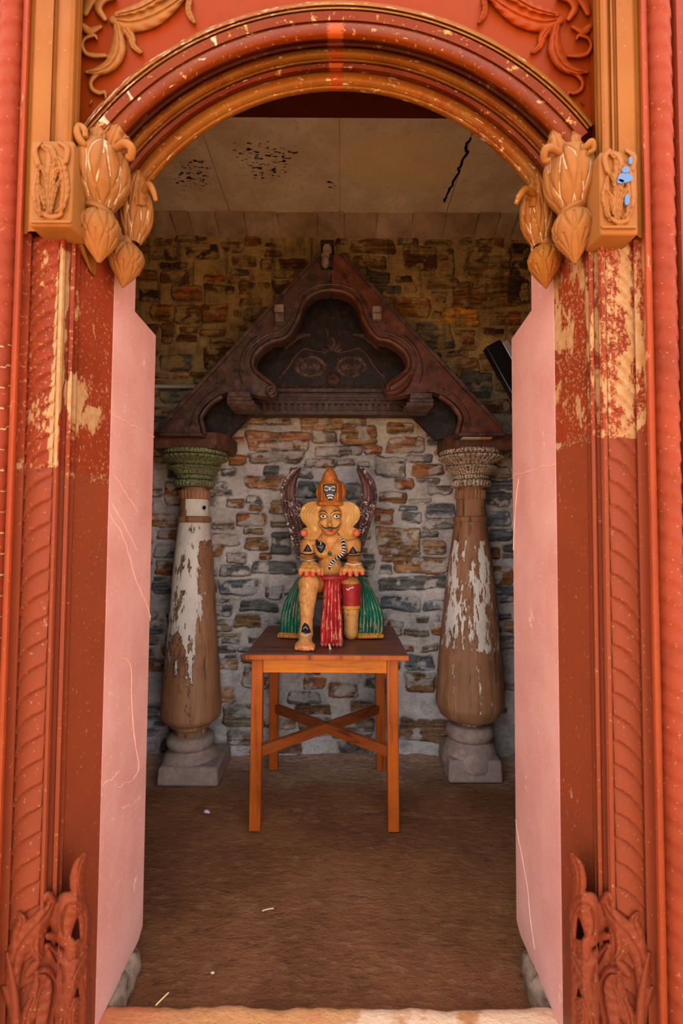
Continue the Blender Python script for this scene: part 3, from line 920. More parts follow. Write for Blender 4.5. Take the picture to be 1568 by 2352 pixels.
# ---- rubble wall: every stone modelled, one mesh
SC_COL = {
    'brown': (122, 92, 60), 'rust': (146, 96, 58), 'rustlt': (150, 110, 76), 'rustdark': (98, 62, 42), 'rustbrown': (138, 94, 54), 'orange': (178, 104, 44), 'oliverust': (116, 94, 58),
    'brownorange': (142, 98, 54), 'yellow': (226, 168, 62), 'slate': (94, 98, 98), 'dark': (62, 54, 46), 'grey': (120, 116, 112), 'greybrown': (126, 112, 98), 'tan': (158, 130, 96), 'brownlow': (126, 94, 70),
    'blue': (96, 106, 116)}
STONES = [(805, 552, 905, 580, 'brown'), (930, 565, 1005, 620, 'rustdark'), (1010, 568, 1042, 632, 'brown'), (1070, 568, 1172, 635, 'oliverust'), (980, 640, 1055, 662, 'brown'), (1058, 645, 1085, 656, 'brown'), (1090, 640, 1200, 656, 'brown'), (1042, 660, 1190, 705, 'brown'), (895, 685, 985, 727, 'brownorange'), (1017, 708, 1097, 746, 'yellow'), (955, 742, 1038, 800, 'slate'), (1048, 758, 1088, 770, 'rust'), (1060, 775, 1085, 790, 'rust'), (1128, 716, 1222, 747, 'rust'), (1050, 825, 1100, 868, 'brown'), (1100, 918, 1174, 950, 'brown'), (1165, 640, 1215, 700, 'dark'), (812, 590, 890, 618, 'oliverust'), (846, 655, 918, 680, 'slate'), (1060, 855, 1130, 915, 'slate'), (1176, 560, 1216, 636, 'dark'),
          (342, 700, 400, 738, 'rustbrown'), (403, 702, 460, 740, 'brown'), (462, 698, 523, 740, 'rustbrown'), (395, 657, 463, 690, 'rust'), (470, 630, 512, 645, 'orange'), (560, 707, 625, 738, 'slate'), (320, 665, 365, 690, 'dark'), (370, 742, 400, 790, 'brown'), (468, 795, 540, 850, 'rustdark'), (365, 815, 440, 850, 'slate'), (380, 565, 405, 600, 'dark'), (510, 555, 560, 575, 'brown'), (600, 595, 625, 620, 'rustdark'), (365, 895, 430, 925, 'slate'), (410, 560, 500, 590, 'dark'),
          (570, 958, 672, 975, 'tan'), (690, 955, 840, 986, 'tan'), (785, 975, 865, 1022, 'rustlt'), (890, 970, 945, 995, 'brown'), (890, 1005, 975, 1037, 'rustlt'), (568, 992, 708, 1035, 'rustlt'), (715, 990, 777, 1016, 'grey'), (722, 1024, 832, 1048, 'grey'), (833, 1024, 880, 1045, 'rust'), (572, 1037, 695, 1062, 'greybrown'), (702, 1055, 770, 1074, 'brown'), (772, 1055, 815, 1068, 'rust'), (860, 1048, 930, 1095, 'grey'), (932, 1043, 990, 1060, 'slate'), (945, 1065, 1020, 1092, 'rust'), (525, 1045, 568, 1068, 'rust'), (605, 1070, 640, 1090, 'slate'), (560, 1092, 655, 1122, 'rustlt'), (683, 1108, 740, 1142, 'slate'), (795, 1112, 830, 1145, 'grey'), (905, 1100, 950, 1125, 'rust'), (985, 1115, 1040, 1135, 'grey'), (870, 1130, 935, 1155, 'brown'), (860, 1170, 905, 1205, 'rust'), (865, 1212, 965, 1275, 'tan'), (970, 1240, 1025, 1272, 'tan'), (905, 1278, 1030, 1316, 'rustlt'), (870, 1325, 1030, 1352, 'slate'), (540, 1178, 610, 1210, 'rust'), (520, 1145, 560, 1168, 'brown'), (622, 1222, 668, 1275, 'slate'), (560, 1235, 615, 1264, 'rustlt'), (595, 1270, 625, 1285, 'rust'), (505, 1300, 575, 1322, 'slate'), (580, 1290, 680, 1316, 'slate'), (500, 1333, 590, 1368, 'blue'), (605, 1345, 650, 1375, 'slate'), (550, 1380, 640, 1404, 'slate'), (540, 1410, 600, 1442, 'brown'), (480, 1420, 538, 1450, 'greybrown'), (655, 1030, 700, 1034, 'grey'),
          (378, 1108, 415, 1160, 'rustbrown'), (362, 1215, 412, 1238, 'rustbrown'), (358, 1290, 404, 1322, 'rust'), (355, 1250, 400, 1280, 'slate'), (1112, 1130, 1172, 1160, 'slate'), (1120, 1215, 1174, 1240, 'blue'), (1128, 1300, 1176, 1345, 'rust'), (1118, 1255, 1150, 1285, 'rust'),
          (695, 1558, 745, 1582, 'rust'), (660, 1590, 735, 1615, 'slate'), (675, 1618, 760, 1640, 'brown'), (803, 1610, 868, 1645, 'tan'), (555, 1535, 620, 1580, 'brown'), (930, 1545, 1000, 1590, 'brown'), (915, 1652, 1045, 1702, 'brownlow'), (510, 1620, 590, 1670, 'greybrown'), (520, 1680, 600, 1712, 'greybrown'), (775, 1650, 860, 1680, 'greybrown'), (690, 1650, 760, 1690, 'greybrown')]


def jit(c, a=.12):
    k = 1 + random.uniform(-a, a)
    return tuple(max(0, min(1, x * k * (1 + random.uniform(-.05, .05)))) for x in lin(c))


random.seed(21)
XL, XR = -1.72, 1.72
ST = .0056
gx = np.arange(XL, XR + ST, ST); gz = np.arange(-.04, ZW + .03, ST)
GX, GZ = np.meshgrid(gx, gz)
WX = GX + .030 * (fbm(GX * 13, GZ * 13, 3) - .5); WZ = GZ + .026 * (fbm(GX * 11 + 50, GZ * 16 + 20, 3) - .5)
fine = fbm(GX * 60, GZ * 75, 4) - .5
lay = fbm(GX * 9 + 8, GZ * 95, 4) - .5
soft = fbm(GX * 7, GZ * 7, 4) - .5
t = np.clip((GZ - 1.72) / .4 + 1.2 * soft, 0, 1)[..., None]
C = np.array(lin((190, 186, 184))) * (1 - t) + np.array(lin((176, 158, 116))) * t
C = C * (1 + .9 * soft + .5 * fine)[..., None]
HT = .012 * soft + .005 * fine
occ = np.zeros((620, 700), bool)            # 5 mm cells


def cell(x, z):
    return int((z) / .005), int((x - XL) / .005)


def stone(x0, z0, x1, z1, col, h):
    global C, HT
    ia, ib = np.searchsorted(gz, (z0 - .03, z1 + .03)); ja, jb = np.searchsorted(gx, (x0 - .03, x1 + .03))
    s = np.s_[ia:ib, ja:jb]
    cx, cz, w, hh = (x0 + x1) / 2, (z0 + z1) / 2, (x1 - x0) / 2, (z1 - z0) / 2
    x, z = WX[s] - cx, WZ[s] - cz
    a = random.uniform(-.06, .06); z = z + a * x
    x = x * (1 + random.uniform(-.2, .2) * z / max(hh, .02) * .5)
    rr = min(.018, hh * .5)
    qx, qz = np.abs(x) - (w - rr), np.abs(z) - (hh - rr)
    sd = rr - (np.hypot(np.maximum(qx, 0), np.maximum(qz, 0)) + np.minimum(np.maximum(qx, qz), 0))
    sd = sd + .010 * fine[s] + .012 * (soft[s])
    m_ = np.clip(sd / .007 + .5, 0, 1); m_ = m_ * m_ * (3 - 2 * m_)
    sm = np.clip((fbm(GX[s] * 16 + 5 * a, GZ[s] * 22, 4) - .455 - random.uniform(0, .11)) / .07, 0, 1); mc_ = m_ * (1 - .8 * sm)
    HT[s] = HT[s] * (1 - .6 * m_) + m_ * (h * np.clip(sd / .02 + .45, 0, 1) + .016 * lay[s] + random.uniform(-.04, .04) * x)
    HT[s] -= .006 * np.exp(-((sd + .002) / .004) ** 2)
    cc = np.array(col) * np.clip(1 + 2.3 * lay[s] + 1.1 * fine[s] + .8 * soft[s], .25, 2)[..., None]
    und = (z < -hh * .45) * .55 + .2  # dark joint outline, plus a shadow line painted in below each stone
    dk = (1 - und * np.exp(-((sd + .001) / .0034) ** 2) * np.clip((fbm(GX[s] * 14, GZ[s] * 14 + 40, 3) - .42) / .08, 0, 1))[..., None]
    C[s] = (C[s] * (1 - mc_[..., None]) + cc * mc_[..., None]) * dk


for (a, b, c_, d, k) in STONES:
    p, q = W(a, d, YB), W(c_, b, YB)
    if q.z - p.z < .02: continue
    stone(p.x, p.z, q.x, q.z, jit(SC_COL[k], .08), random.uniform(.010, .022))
    i0, j0 = cell(p.x, p.z); i1, j1 = cell(q.x, q.z)
    occ[max(0, i0 - 1):i1 + 2, max(0, j0 - 1):j1 + 2] = True
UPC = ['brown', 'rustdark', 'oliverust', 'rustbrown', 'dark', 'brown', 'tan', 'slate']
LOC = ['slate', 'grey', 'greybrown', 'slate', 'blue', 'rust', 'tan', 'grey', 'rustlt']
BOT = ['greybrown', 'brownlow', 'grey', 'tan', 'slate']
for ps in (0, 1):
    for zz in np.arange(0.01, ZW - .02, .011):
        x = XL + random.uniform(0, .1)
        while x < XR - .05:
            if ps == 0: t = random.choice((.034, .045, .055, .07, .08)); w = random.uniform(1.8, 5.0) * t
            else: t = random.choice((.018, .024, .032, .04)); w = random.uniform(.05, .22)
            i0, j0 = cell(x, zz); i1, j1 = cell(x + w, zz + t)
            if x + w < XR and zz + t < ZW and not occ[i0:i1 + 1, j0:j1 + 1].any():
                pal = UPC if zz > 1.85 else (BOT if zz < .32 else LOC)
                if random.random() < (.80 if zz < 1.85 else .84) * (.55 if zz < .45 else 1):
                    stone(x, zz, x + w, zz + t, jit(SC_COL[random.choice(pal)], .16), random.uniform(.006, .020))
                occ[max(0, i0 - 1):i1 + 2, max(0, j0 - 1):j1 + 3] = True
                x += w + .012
            else:
                x += .02
C = np.clip(C, .004, .9)
mw = MB()
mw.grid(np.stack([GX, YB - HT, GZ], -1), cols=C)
m = Mat('rubble_masonry', .85, .25)
colr, _, _, _ = m.mask()
n1 = m.noise(9, 6, .65); n2 = m.noise(34, 5, .65, vec=m.map((.45, 1, 1.6))); n3 = m.noise(110, 4, .7)
c = m.mix(m.math('MULTIPLY', m.ramp(n2, .5, .62), .4), colr, m.mix(.3, colr, L4((158, 104, 60)), 'MIX'))
c = m.mix(m.math('MULTIPLY', m.ramp(n1, .52, .68), .45), c, L4((58, 50, 44)))
c = m.mix(m.math('MULTIPLY', m.ramp(n3, .56, .70), .5), c, m.mix(.55, c, L4((206, 194, 178))))
c = m.mix(m.math('MULTIPLY', m.ramp(n3, .42, .30), .75), c, L4((34, 28, 24)))
# run-off stains high on the wall
st = m.ramp(m.noise(26, 4, .6, vec=m.map((1, 1, .10))), .54, .64)
sz = m.node('ShaderNodeSeparateXYZ', {0: m.obj}).outputs[2]
c = m.mix(m.math('MULTIPLY', m.math('MULTIPLY', st, m.ramp(sz, 1.9, 2.7)), .55), c, L4((44, 30, 22)))
c = m.mix(m.ramp(sz, 1.55, 2.5, 0, .8), c, m.mix(1.0, c, L4((228, 204, 156)), 'MULTIPLY'))  # warm bounced daylight tinted into the colour of the upper wall
m.bump(m.math('ADD', m.math('MULTIPLY', n2, .9), m.math('MULTIPLY', n3, .45)), .75, .012)
m.set('Base Color', c)
M_wall = m.m
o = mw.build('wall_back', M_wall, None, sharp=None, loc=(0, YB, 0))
tag(o, kind='structure')

# ---- cove and ceiling slabs
m = Mat('ceiling_stone', .85, .25)
_, R, G, B = m.mask()
n1 = m.noise(5, 6, .65); n2 = m.noise(40, 5, .7)
c = m.mix(m.ramp(n1, .38, .66), L4((206, 180, 146)), L4((234, 216, 184)))
c = m.mix(m.math('MULTIPLY', m.ramp(n2, .52, .66), .5), c, L4((166, 134, 104)))
c = m.mix(m.math('MULTIPLY', G, .8), c, m.mix(m.ramp(n1, .4, .62), L4((232, 206, 150)), L4((216, 186, 146))))
pk = m.noise(30, 5, .66, vec=m.map((1, 1.7, 1)))
k = m.ramp(m.math('ADD', pk, m.math('MULTIPLY', m.math('SUBTRACT', R, 1.0), .3)), .55, .57)
c = m.mix(k, c, L4((14, 14, 16)))
c = m.mix(m.math('MULTIPLY', B, .85), c, L4((172, 62, 34)))
m.bump(m.math('ADD', n2, m.math('MULTIPLY', k, -.8)), .35, .006)
m.set('Base Color', c)
M_ceil = m.m
mc = MB()


def ceil_mask(x, y):
    px, py = P((x, y, ZC))
    r = 0.
    for (cx, cy, rx, ry) in ((610, 370, 70, 55), (440, 400, 60, 50), (560, 345, 40, 30), (660, 350, 30, 24), (540, 275, 30, 10), (760, 425, 25, 12)):
        q = ((px - cx) / rx) ** 2 + ((py - cy) / ry) ** 2
        r = max(r, 1.45 - q)
    g = max(0, 1 - (((px - 930) / 170) ** 2 + ((py - 370) / 75) ** 2) ** 2)
    return (max(0, min(1, r)), g, 0)


edges = [-1.72, -1.10, float(W(495, 330, 2.4).x), float(W(780, 330, 2.4).x), float(W(1050, 360, 2.45).x), 1.15, 1.72]
for a, b in zip(edges[:-1], edges[1:]):
    xs = np.linspace(a + .003, b - .003, 34); ys = np.linspace(1.25, YCV + .01, 60)
    V = np.array([[(x, y, ZC + .004 * mnoise.noise(Vector((x * 4, y * 4, a)))) for x in xs] for y in ys])
    C = np.array([[ceil_mask(x, y) for x in xs] for y in ys])
    mc.grid(V, cols=C)
    mc.box((a + .003, 1.25, ZC + .006), (b - .003, YCV, ZC + .08))
mc.box((-1.72, 1.25, ZC + .012), (1.72, YB + .1, ZC + .1))
# jagged crack across the right-hand slab
pts = [(1078, 318), (1068, 340), (1072, 352), (1058, 376), (1052, 398), (1040, 420), (1028, 446), (1020, 462)]
q = []
for (px, py) in pts:
    ray = Wv(px, py, 1.0) - CAMP; q.append(CAMP + ray * ((ZC - .0015 - EYE) / ray[2]))
q = smooth_path(q, 4)
q = [(p[0] + random.uniform(-.008, .008), p[1], p[2]) for p in q]
mc.tube(q, [.004 + .003 * random.random() for _ in q], 5, col=(0, 0, 0))
nf = len(q) - 1
for i in range(len(mc.mi) - nf * 5 - 2, len(mc.mi)): mc.mi[i] = 1
M_black = Mat('black_gap', .95, .1).color(L4((10, 8, 7)))
tag(mc.build('ceiling', [M_ceil, M_black], None, sharp=45, loc=(0, 2.0, ZC)), kind='structure')
# red painted band of the ceiling next to the arch
mb = MB()
y0 = 1.30
ray = Wv(780, 272, 1.0) - CAMP
zb = ZC - .02; yb = (ray * ((zb - EYE) / ray[2]))[1]
mb.box((-1.6, y0, zb), (1.6, yb, ZC + .05))
M_band = painted('ceiling_band_paint', (150, 54, 26), (120, 46, 24), (176, 96, 56), amt=.02, alt_amt=.7, rough=.7)
tag(mb.build('trim_1', M_band, None, bevel=.004, loc=(0, 1.7, zb)), kind='structure')
# cove stones
mc = MB(); random.seed(4)
x = -1.72
cuts = [-1.72, -1.4]
for px in (345, 400, 440, 500, 565, 640, 730, 790, 865, 945, 1020, 1092, 1140, 1180):
    cuts.append(float(W(px, 500, YB - .06).x))
cuts += [1.2, 1.45, 1.72]
for a, b in zip(cuts[:-1], cuts[1:]):
    k = random.uniform(-.006, .006); s1 = .012 if 600 > P((a, YB, ZW))[0] else 0
    A = (a + .003, YB + .004 + k, ZW - .005); Bq = (b - .003, YB + .004 + k, ZW - .005)
    Cq = (b - .003 + .3 * (b * .06), YCV - .004 + k, ZC + .004); D = (a + .003 + .3 * (a * .06), YCV - .004 + k, ZC + .004)
    n_ = 7
    V = np.array([[np.array(A) * (1 - u) * (1 - v) + np.array(Bq) * u * (1 - v) + np.array(Cq) * u * v + np.array(D) * (1 - u) * v + np.array([0, -.006 * math.sin(PI * u) ** .4 * math.sin(PI * v) ** .4, -.004]) for u in np.linspace(0, 1, n_)] for v in np.linspace(0, 1, n_)])
    g = random.choice((0, .0, .25, .1)); C = np.zeros(V.shape); C[..., 1] = g
    mc.grid(V, cols=C)
mc.hexa([(-1.72, YB + .02, ZW - .03), (1.72, YB + .02, ZW - .03), (1.72, YB + .1, ZW - .03), (-1.72, YB + .1, ZW - .03), (-1.72, YCV + .02, ZC + .02), (1.72, YCV + .02, ZC + .02), (1.72, YB + .1, ZC + .02), (-1.72, YB + .1, ZC + .02)])
m = Mat('cove_stone', .85, .25)
_, R, G, B = m.mask()
n1 = m.noise(7, 6, .65); n2 = m.noise(45, 5, .7)
c = m.mix(m.ramp(n1, .38, .66), L4((130, 106, 82)), L4((176, 150, 120)))
c = m.mix(m.math('MULTIPLY', m.ramp(n2, .55, .7), .5), c, L4((172, 152, 124)))
c = m.mix(G, c, L4((126, 84, 48)))
m.bump(n2, .4, .006); m.set('Base Color', c)
tag(mc.build('trim_2', m.m, None, sharp=45, loc=(0, YB, ZW)), kind='structure')

# ---- side walls (beyond what the doorway shows, same rubble)
for s, nm in ((-1, 'wall_left'), (1, 'wall_right')):
    mb = MB(); mb.box((min(s * 1.72, s * 1.8), 1.2, -.05), (max(s * 1.72, s * 1.8), YB + .1, 3.1), col=lin((140, 120, 98)))
    tag(mb.build(nm, M_wall, None, loc=(s * 1.76, 2, 0)), kind='structure')

# ---- floor
m = Mat('dressed_stone_floor', .62, .35)
n1 = m.noise(2.2, 6, .6); n2 = m.noise(20, 6, .68, vec=m.map((1, 2.2, 1), rot=(0, 0, .25))); n3 = m.noise(95, 4, .7)
c = m.mix(m.ramp(n1, .36, .66), L4((112, 64, 32)), L4((146, 92, 54)))
c = m.mix(m.math('MULTIPLY', m.ramp(n2, .54, .7), .6), c, L4((164, 120, 90)))
c = m.mix(m.math('MULTIPLY', m.ramp(n2, .44, .3), .7), c, L4((70, 42, 24)))
yy = m.node('ShaderNodeSeparateXYZ', {0: m.obj}).outputs[1]
_, R, G, B = m.mask()
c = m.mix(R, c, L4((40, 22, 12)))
c = m.mix(m.ramp(m.math('ADD', yy, m.math('MULTIPLY', n1, .6)), 0.72, 1.02), c, m.mix(m.ramp(n2, .4, .65), L4((172, 130, 106)), L4((206, 174, 152))))
m.bump(m.math('ADD', m.math('MULTIPLY', n2, 1.0), m.math('MULTIPLY', n3, .35)), 1.0, .020)
m.set('Base Color', c)
M_floor = m.m
xs = np.linspace(-1.72, 1.72, 170); ys = np.linspace(1.2, YB + .05, 300)
V = np.zeros((300, 170, 3)); C = np.zeros((300, 170, 3))
for i, y in enumerate(ys):
    for j, x in enumerate(xs):
        h = .007 * mnoise.fractal(Vector((x * 3, y * 5, .3)), 1., 2., 5)
        # a worn ledge running across under the table
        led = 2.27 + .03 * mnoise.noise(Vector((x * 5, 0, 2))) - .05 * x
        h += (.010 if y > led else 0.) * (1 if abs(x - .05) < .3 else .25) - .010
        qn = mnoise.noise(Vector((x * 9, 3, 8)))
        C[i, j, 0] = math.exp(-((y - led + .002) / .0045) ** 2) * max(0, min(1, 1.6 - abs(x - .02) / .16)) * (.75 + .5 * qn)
        if y > YB - .06: h += (y - YB + .06) * .35 * (.6 + .8 * mnoise.noise(Vector((x * 6, 2, 5))))
        V[i, j] = (x, y, h)
mb = MB(); mb.grid(V, cols=C)
mb.box((-1.72, 1.2, -.15), (1.72, YB + .05, -.05))
tag(mb.build('floor', M_floor, None, sharp=None, loc=(0, 2, 0)), kind='structure')
for p in bpy.data.objects['floor'].data.polygons: p.use_smooth = True

# ---- worn stone threshold
m = Mat('threshold_stone', .75, .3)
n1 = m.noise(4.5, 6, .65); n2 = m.noise(28, 6, .7, vec=m.map((1, 1.6, 1), rot=(0, 0, .4))); n3 = m.noise(100, 4)
c = m.mix(m.ramp(n1, .36, .62), L4((190, 126, 76)), L4((208, 148, 98)))
c = m.mix(m.math('MULTIPLY', m.ramp(n2, .55, .72), .6), c, L4((150, 90, 52)))
xx = m.node('ShaderNodeSeparateXYZ', {0: m.obj}).outputs[0]
pale = m.ramp(m.math('ADD', n1, m.math('MULTIPLY', m.ramp(xx, .0, .25), .22)), .62, .70)
c = m.mix(m.math('MULTIPLY', pale, .9), c, L4((232, 192, 160)))
red = m.ramp(m.math('ADD', m.noise(7, 5, .7), m.math('MULTIPLY', m.ramp(xx, -.3, -.55), .16)), .6, .68)
c = m.mix(m.math('MULTIPLY', red, .55), c, L4((206, 112, 76)))
m.bump(m.math('ADD', n2, m.math('MULTIPLY', n3, .4)), .7, .01)
m.set('Base Color', c)
nxs, nys = 110, 60
V = np.zeros((nys + 1, nxs, 3))
for j in range(nxs):
    x = -.605 + 1.16 * j / (nxs - 1)
    ye = 1.298 + .010 * mnoise.fractal(Vector((x * 9, 0, 5)), 1., 2., 4)
    for i in range(nys):
        y = .75 + (ye - .75) * i / (nys - 1)
        edge = max(0, 1 - (ye - y) / .03)
        V[i, j] = (x, y, .055 + .004 * mnoise.fractal(Vector((x * 8, y * 8, 2)), 1., 2., 4) - .012 * edge ** 2)
    V[nys, j] = (x, ye + .004, -.02)
mb = MB(); mb.grid(V)
mb.box((-.605, .75, -.05), (.555, 1.28, .03))
o = mb.build('stone_threshold', m.m, None, sharp=None, loc=(0, 1.0, -.05))
for p in o.data.polygons: p.use_smooth = True
tag(o, 'worn sandstone threshold slab with a chipped inner edge, across the foot of the doorway', 'threshold')

# ---- courtyard paving outside the door
m = Mat('courtyard_paving', .8, .3)
n1 = m.noise(3, 5)
m.set('Base Color', m.mix(m.ramp(n1, .35, .65), L4((206, 166, 128)), L4((188, 146, 112))))
mb = MB(); mb.box((-14, -16, -.12), (14, 1.1, -.02))
tag(mb.build('ground', m.m, None, loc=(0, -6, -.12)), kind='structure')
# ================================================================ CARVED WOOD: GABLE AND COLUMNS
def wood(name, base, alt, dark, rough=.55, grain=(1, 1, .06), scale=24, bump=.35, dust=None, dust_amt=.3):
    m = Mat(name, rough, .35)
    _, R, G, B = m.mask()
    g = m.noise(scale, 5, .62, vec=m.map(grain))
    n = m.noise(7, 5, .6)
    c = m.mix(m.ramp(g, .38, .64), L4(base), L4(alt))
    c = m.mix(m.math('MULTIPLY', m.ramp(n, .5, .7), .6), c, L4(dark))
    c = m.mix(m.math('MULTIPLY', m.ramp(g, .42, .32), .8), c, L4(dark))
    if dust: c = m.mix(m.math('MULTIPLY', m.ramp(m.noise(30, 6, .7), .5, .72), dust_amt), c, L4(dust))
    c = m.mix(m.math('MULTIPLY', B, .6), c, L4(dust or alt))
    m.bump(m.math('ADD', g, m.math('MULTIPLY', m.noise(90, 3), .3)), bump, .005)
    return m.color(c)


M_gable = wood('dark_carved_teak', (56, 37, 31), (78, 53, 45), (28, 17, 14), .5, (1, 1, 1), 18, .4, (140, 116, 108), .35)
M_gdark = wood('dark_shaded_teak', (22, 15, 13), (34, 22, 19), (10, 7, 6), .55, (1, 1, 1), 26, .3, (104, 84, 76), .25)  # dark wood, colour lowered further to stand for shade inside the gable
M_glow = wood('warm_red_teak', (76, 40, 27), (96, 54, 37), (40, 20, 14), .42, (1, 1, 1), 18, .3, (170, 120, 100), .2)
M_peg = wood('pale_peg_wood', (112, 94, 80), (140, 120, 104), (64, 50, 40), .7, (1, 1, .3), 20, .3)

YG0, YG1 = 2.43, 2.74      # front and back of the gable
GM = 759.5
Pg = lambda px, py, d=YG0: W(px, py, d)
gb = thing('carved_gable', 'dark carved wooden gable with a cusped arch opening, resting on the two wooden columns', 'gable', tuple(W(GM, 1000, 2.58)))
OUTER = [(759.5, 584), (737, 587), (688, 637), (633, 695), (583, 750), (521, 822), (451, 898), (363, 992), (363, 998)]
LOWARC = [(462, 998), (457, 974), (454, 961), (460, 945), (474, 927), (498, 910), (524, 900)]
MIDB = [(578, 906), (600, 910), (618, 912)]
SCROLL = [(618, 912), (630, 909), (637, 899), (634, 886), (622, 874), (606, 863), (592, 850), (586, 835), (592, 817), (607, 801), (628, 788)]
CUSP = [(652, 784), (668, 772), (681, 752), (690, 735)]
TOPARC = [(690, 735), (696, 715), (704, 698), (718, 683), (736, 675), (759.5, 672)]
inner = [tuple(q) for q in smooth_path(LOWARC, 4)] + MIDB + [tuple(q) for q in smooth_path(SCROLL, 5)][1:] + [tuple(q) for q in smooth_path([SCROLL[-1]] + CUSP, 4)][1:] + [tuple(q) for q in smooth_path(TOPARC, 4)][1:]


def mx(p, s):
    return (p[0], p[1]) if s < 0 else (2 * GM - p[0], p[1])


for s in (-1, 1):
    poly = [mx(p, s) for p in OUTER + inner]
    mb = MB()
    pts = [Pg(x, y) for x, y in poly]
    if s > 0: pts = pts[::-1]
    mb.prism(pts, (0, .065, 0))
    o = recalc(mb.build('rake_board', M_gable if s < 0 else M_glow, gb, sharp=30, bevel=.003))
    # raised mouldings that follow the cusped opening
    up = [mx(q, s) for q in smooth_path([(617, 905), (628, 900), (629, 888), (618, 877), (602, 866), (586, 852), (580, 835), (586, 814), (602, 797), (626, 783), (648, 779), (663, 768), (675, 750), (684, 733), (690, 713), (699, 693), (715, 678), (735, 669), (759.5, 666)], 5)]
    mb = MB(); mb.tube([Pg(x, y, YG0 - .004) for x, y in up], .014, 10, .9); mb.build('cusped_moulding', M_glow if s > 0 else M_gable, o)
    up2 = [mx(q, s) for q in smooth_path([(572, 862), (563, 836), (571, 806), (590, 784), (616, 769), (640, 763), (655, 751), (666, 736), (674, 712), (684, 688), (702, 669), (730, 657), (759.5, 653)], 5)]
    mb = MB(); mb.tube([Pg(x, y, YG0 - .001) for x, y in up2], .006, 8); mb.build('thin_moulding', M_gable, o)
    # pierced bead line
    dots_ = [mx(q, s) for q in smooth_path([(556, 880), (549, 850), (556, 812), (574, 785), (590, 772)], 7)] + [mx(q, s) for q in smooth_path([(437, 978), (446, 945), (470, 912), (500, 892)], 6)]
    mb = MB()
    for x, y in dots_: mb.ball(Pg(x, y, YG0 - .001), (.0042, .003, .0042), 8, 6)
    mb.build('pierced_beading', M_gdark, o)['kind'] = 'stuff'
    lo = [mx(q, s) for q in smooth_path([(470, 998), (465, 975), (462, 960), (470, 944), (486, 926), (510, 910)], 5)]
    mb = MB(); mb.tube([Pg(x, y, YG0 - .003) for x, y in lo], .016, 10, .8); mb.build('foot_moulding', M_gable if s < 0 else M_glow, o)
    # curled scroll end
    cx, cy = mx((624, 897), s)
    if s < 0:
        mb = MB(); mb.tube([Pg(cx + r * math.cos(a), cy + r * math.sin(a), YG0 - .008) for r, a in [(13 - 10 * k / 22, 1.2 + k * .42) for k in range(23)]], [.010 - .006 * k / 22 for k in range(23)], 8)
        mb.ball(Pg(cx, cy, YG0 - .006), (.010, .012, .010))
        mb.build('scroll_curl', M_gable, o)
    else:
        mb = MB()
        lf = smooth_path([(880, 893), (892, 904), (915, 898), (935, 880), (944, 862)], 6)
        n_ = len(lf); mb.tube([Pg(x, y, YG0 - .010) for x, y in lf], [.014 + .016 * math.sin(PI * i / n_) for i in range(n_)], 12, .55)
        lf = smooth_path([(886, 885), (902, 878), (922, 864), (938, 850)], 6)
        n_ = len(lf); mb.tube([Pg(x, y, YG0 - .014) for x, y in lf], [.006 + .008 * math.sin(PI * i / n_) for i in range(n_)], 10, .6)
        mb.build('carved_leaf_end', M_glow, o)
    # sloping roof board, front to back
    a, b = Pg(*mx((737, 585), s)), Pg(*mx((360, 994), s))
    tdir = (b - a).normalized(); nrm = Vector((s * abs(tdir.z), 0, abs(tdir.x)))
    mb = MB()
    lo_ = [a - nrm * .004, b - nrm * .004, b + nrm * .014, a + nrm * .014]
    dy0, dy1 = Vector((0, -.012, 0)), Vector((0, YG1 - YG0, 0))
    mb.hexa([lo_[0] + dy0, lo_[1] + dy0, lo_[1] + dy1, lo_[0] + dy1, lo_[3] + dy0, lo_[2] + dy0, lo_[2] + dy1, lo_[3] + dy1])
    recalc(mb.build('roof_board', M_gable, gb, bevel=.003))
    # bearing plate at the foot
    x0, x1 = sorted((mx((360, 0), s)[0], mx((466, 0), s)[0]))
    p, q = Pg(x0, 1001, YG0 - .01), Pg(x1, 994, YG0 - .01)
    mb = MB(); mb.box((p.x, YG0 - .012, p.z), (q.x, YG1, q.z)); mb.build('foot_plate', M_gable, gb, bevel=.003)
    # inner brace board under the bracket, set back
    br = [mx(q, s) for q in ((474, 930), (520, 905), (600, 928), (578, 948), (517, 1011), (470, 1003))]
    mb = MB(); mb.prism([W(x, y, 2.60) for x, y in (br if s < 0 else br[::-1])], (0, .05, 0)); recalc(mb.build('brace_board', M_gdark, gb, bevel=.003))
    # moulded bracket block
    mb = MB()
    xa, xb = (520, 577) if s < 0 else (940, 996)
    dy = 0 if s < 0 else 4
    for (l, r, t_, b_, d0) in ((xa + 2, xb - 3, 898, 911, 2.375), (xa, xb, 911, 919, 2.365), (xa, xb + (6 if s < 0 else 0), 919, 928, 2.36)):
        if s > 0 and t_ > 915: l -= 6
        p, q = W(l, b_ + dy, d0), W(r, t_ + dy, d0)
        mb.box((p.x, d0, p.z), (q.x, 2.47, q.z))
    l, r = (xa + 1, xb + 14) if s < 0 else (xa - 12, xb)
    p, q = W(l, 940 + dy, 2.37), W(r, 928 + dy, 2.36)
    mb.hexa([(p.x + .02, 2.385, p.z), (q.x - .02, 2.385, p.z), (q.x - .02, 2.47, p.z), (p.x + .02, 2.47, p.z), (p.x, 2.36, q.z), (q.x, 2.36, q.z), (q.x, 2.47, q.z), (p.x, 2.47, q.z)])
    mb.build('bracket_block', M_gable, gb, bevel=.003)
    # square tenon peg
    x0, x1, y0, y1 = (629, 651, 698, 734) if s < 0 else (855, 877, 702, 729)
    p, q = W(x0, y1, YG0 - .06), W(x1, y0, YG0 - .06)
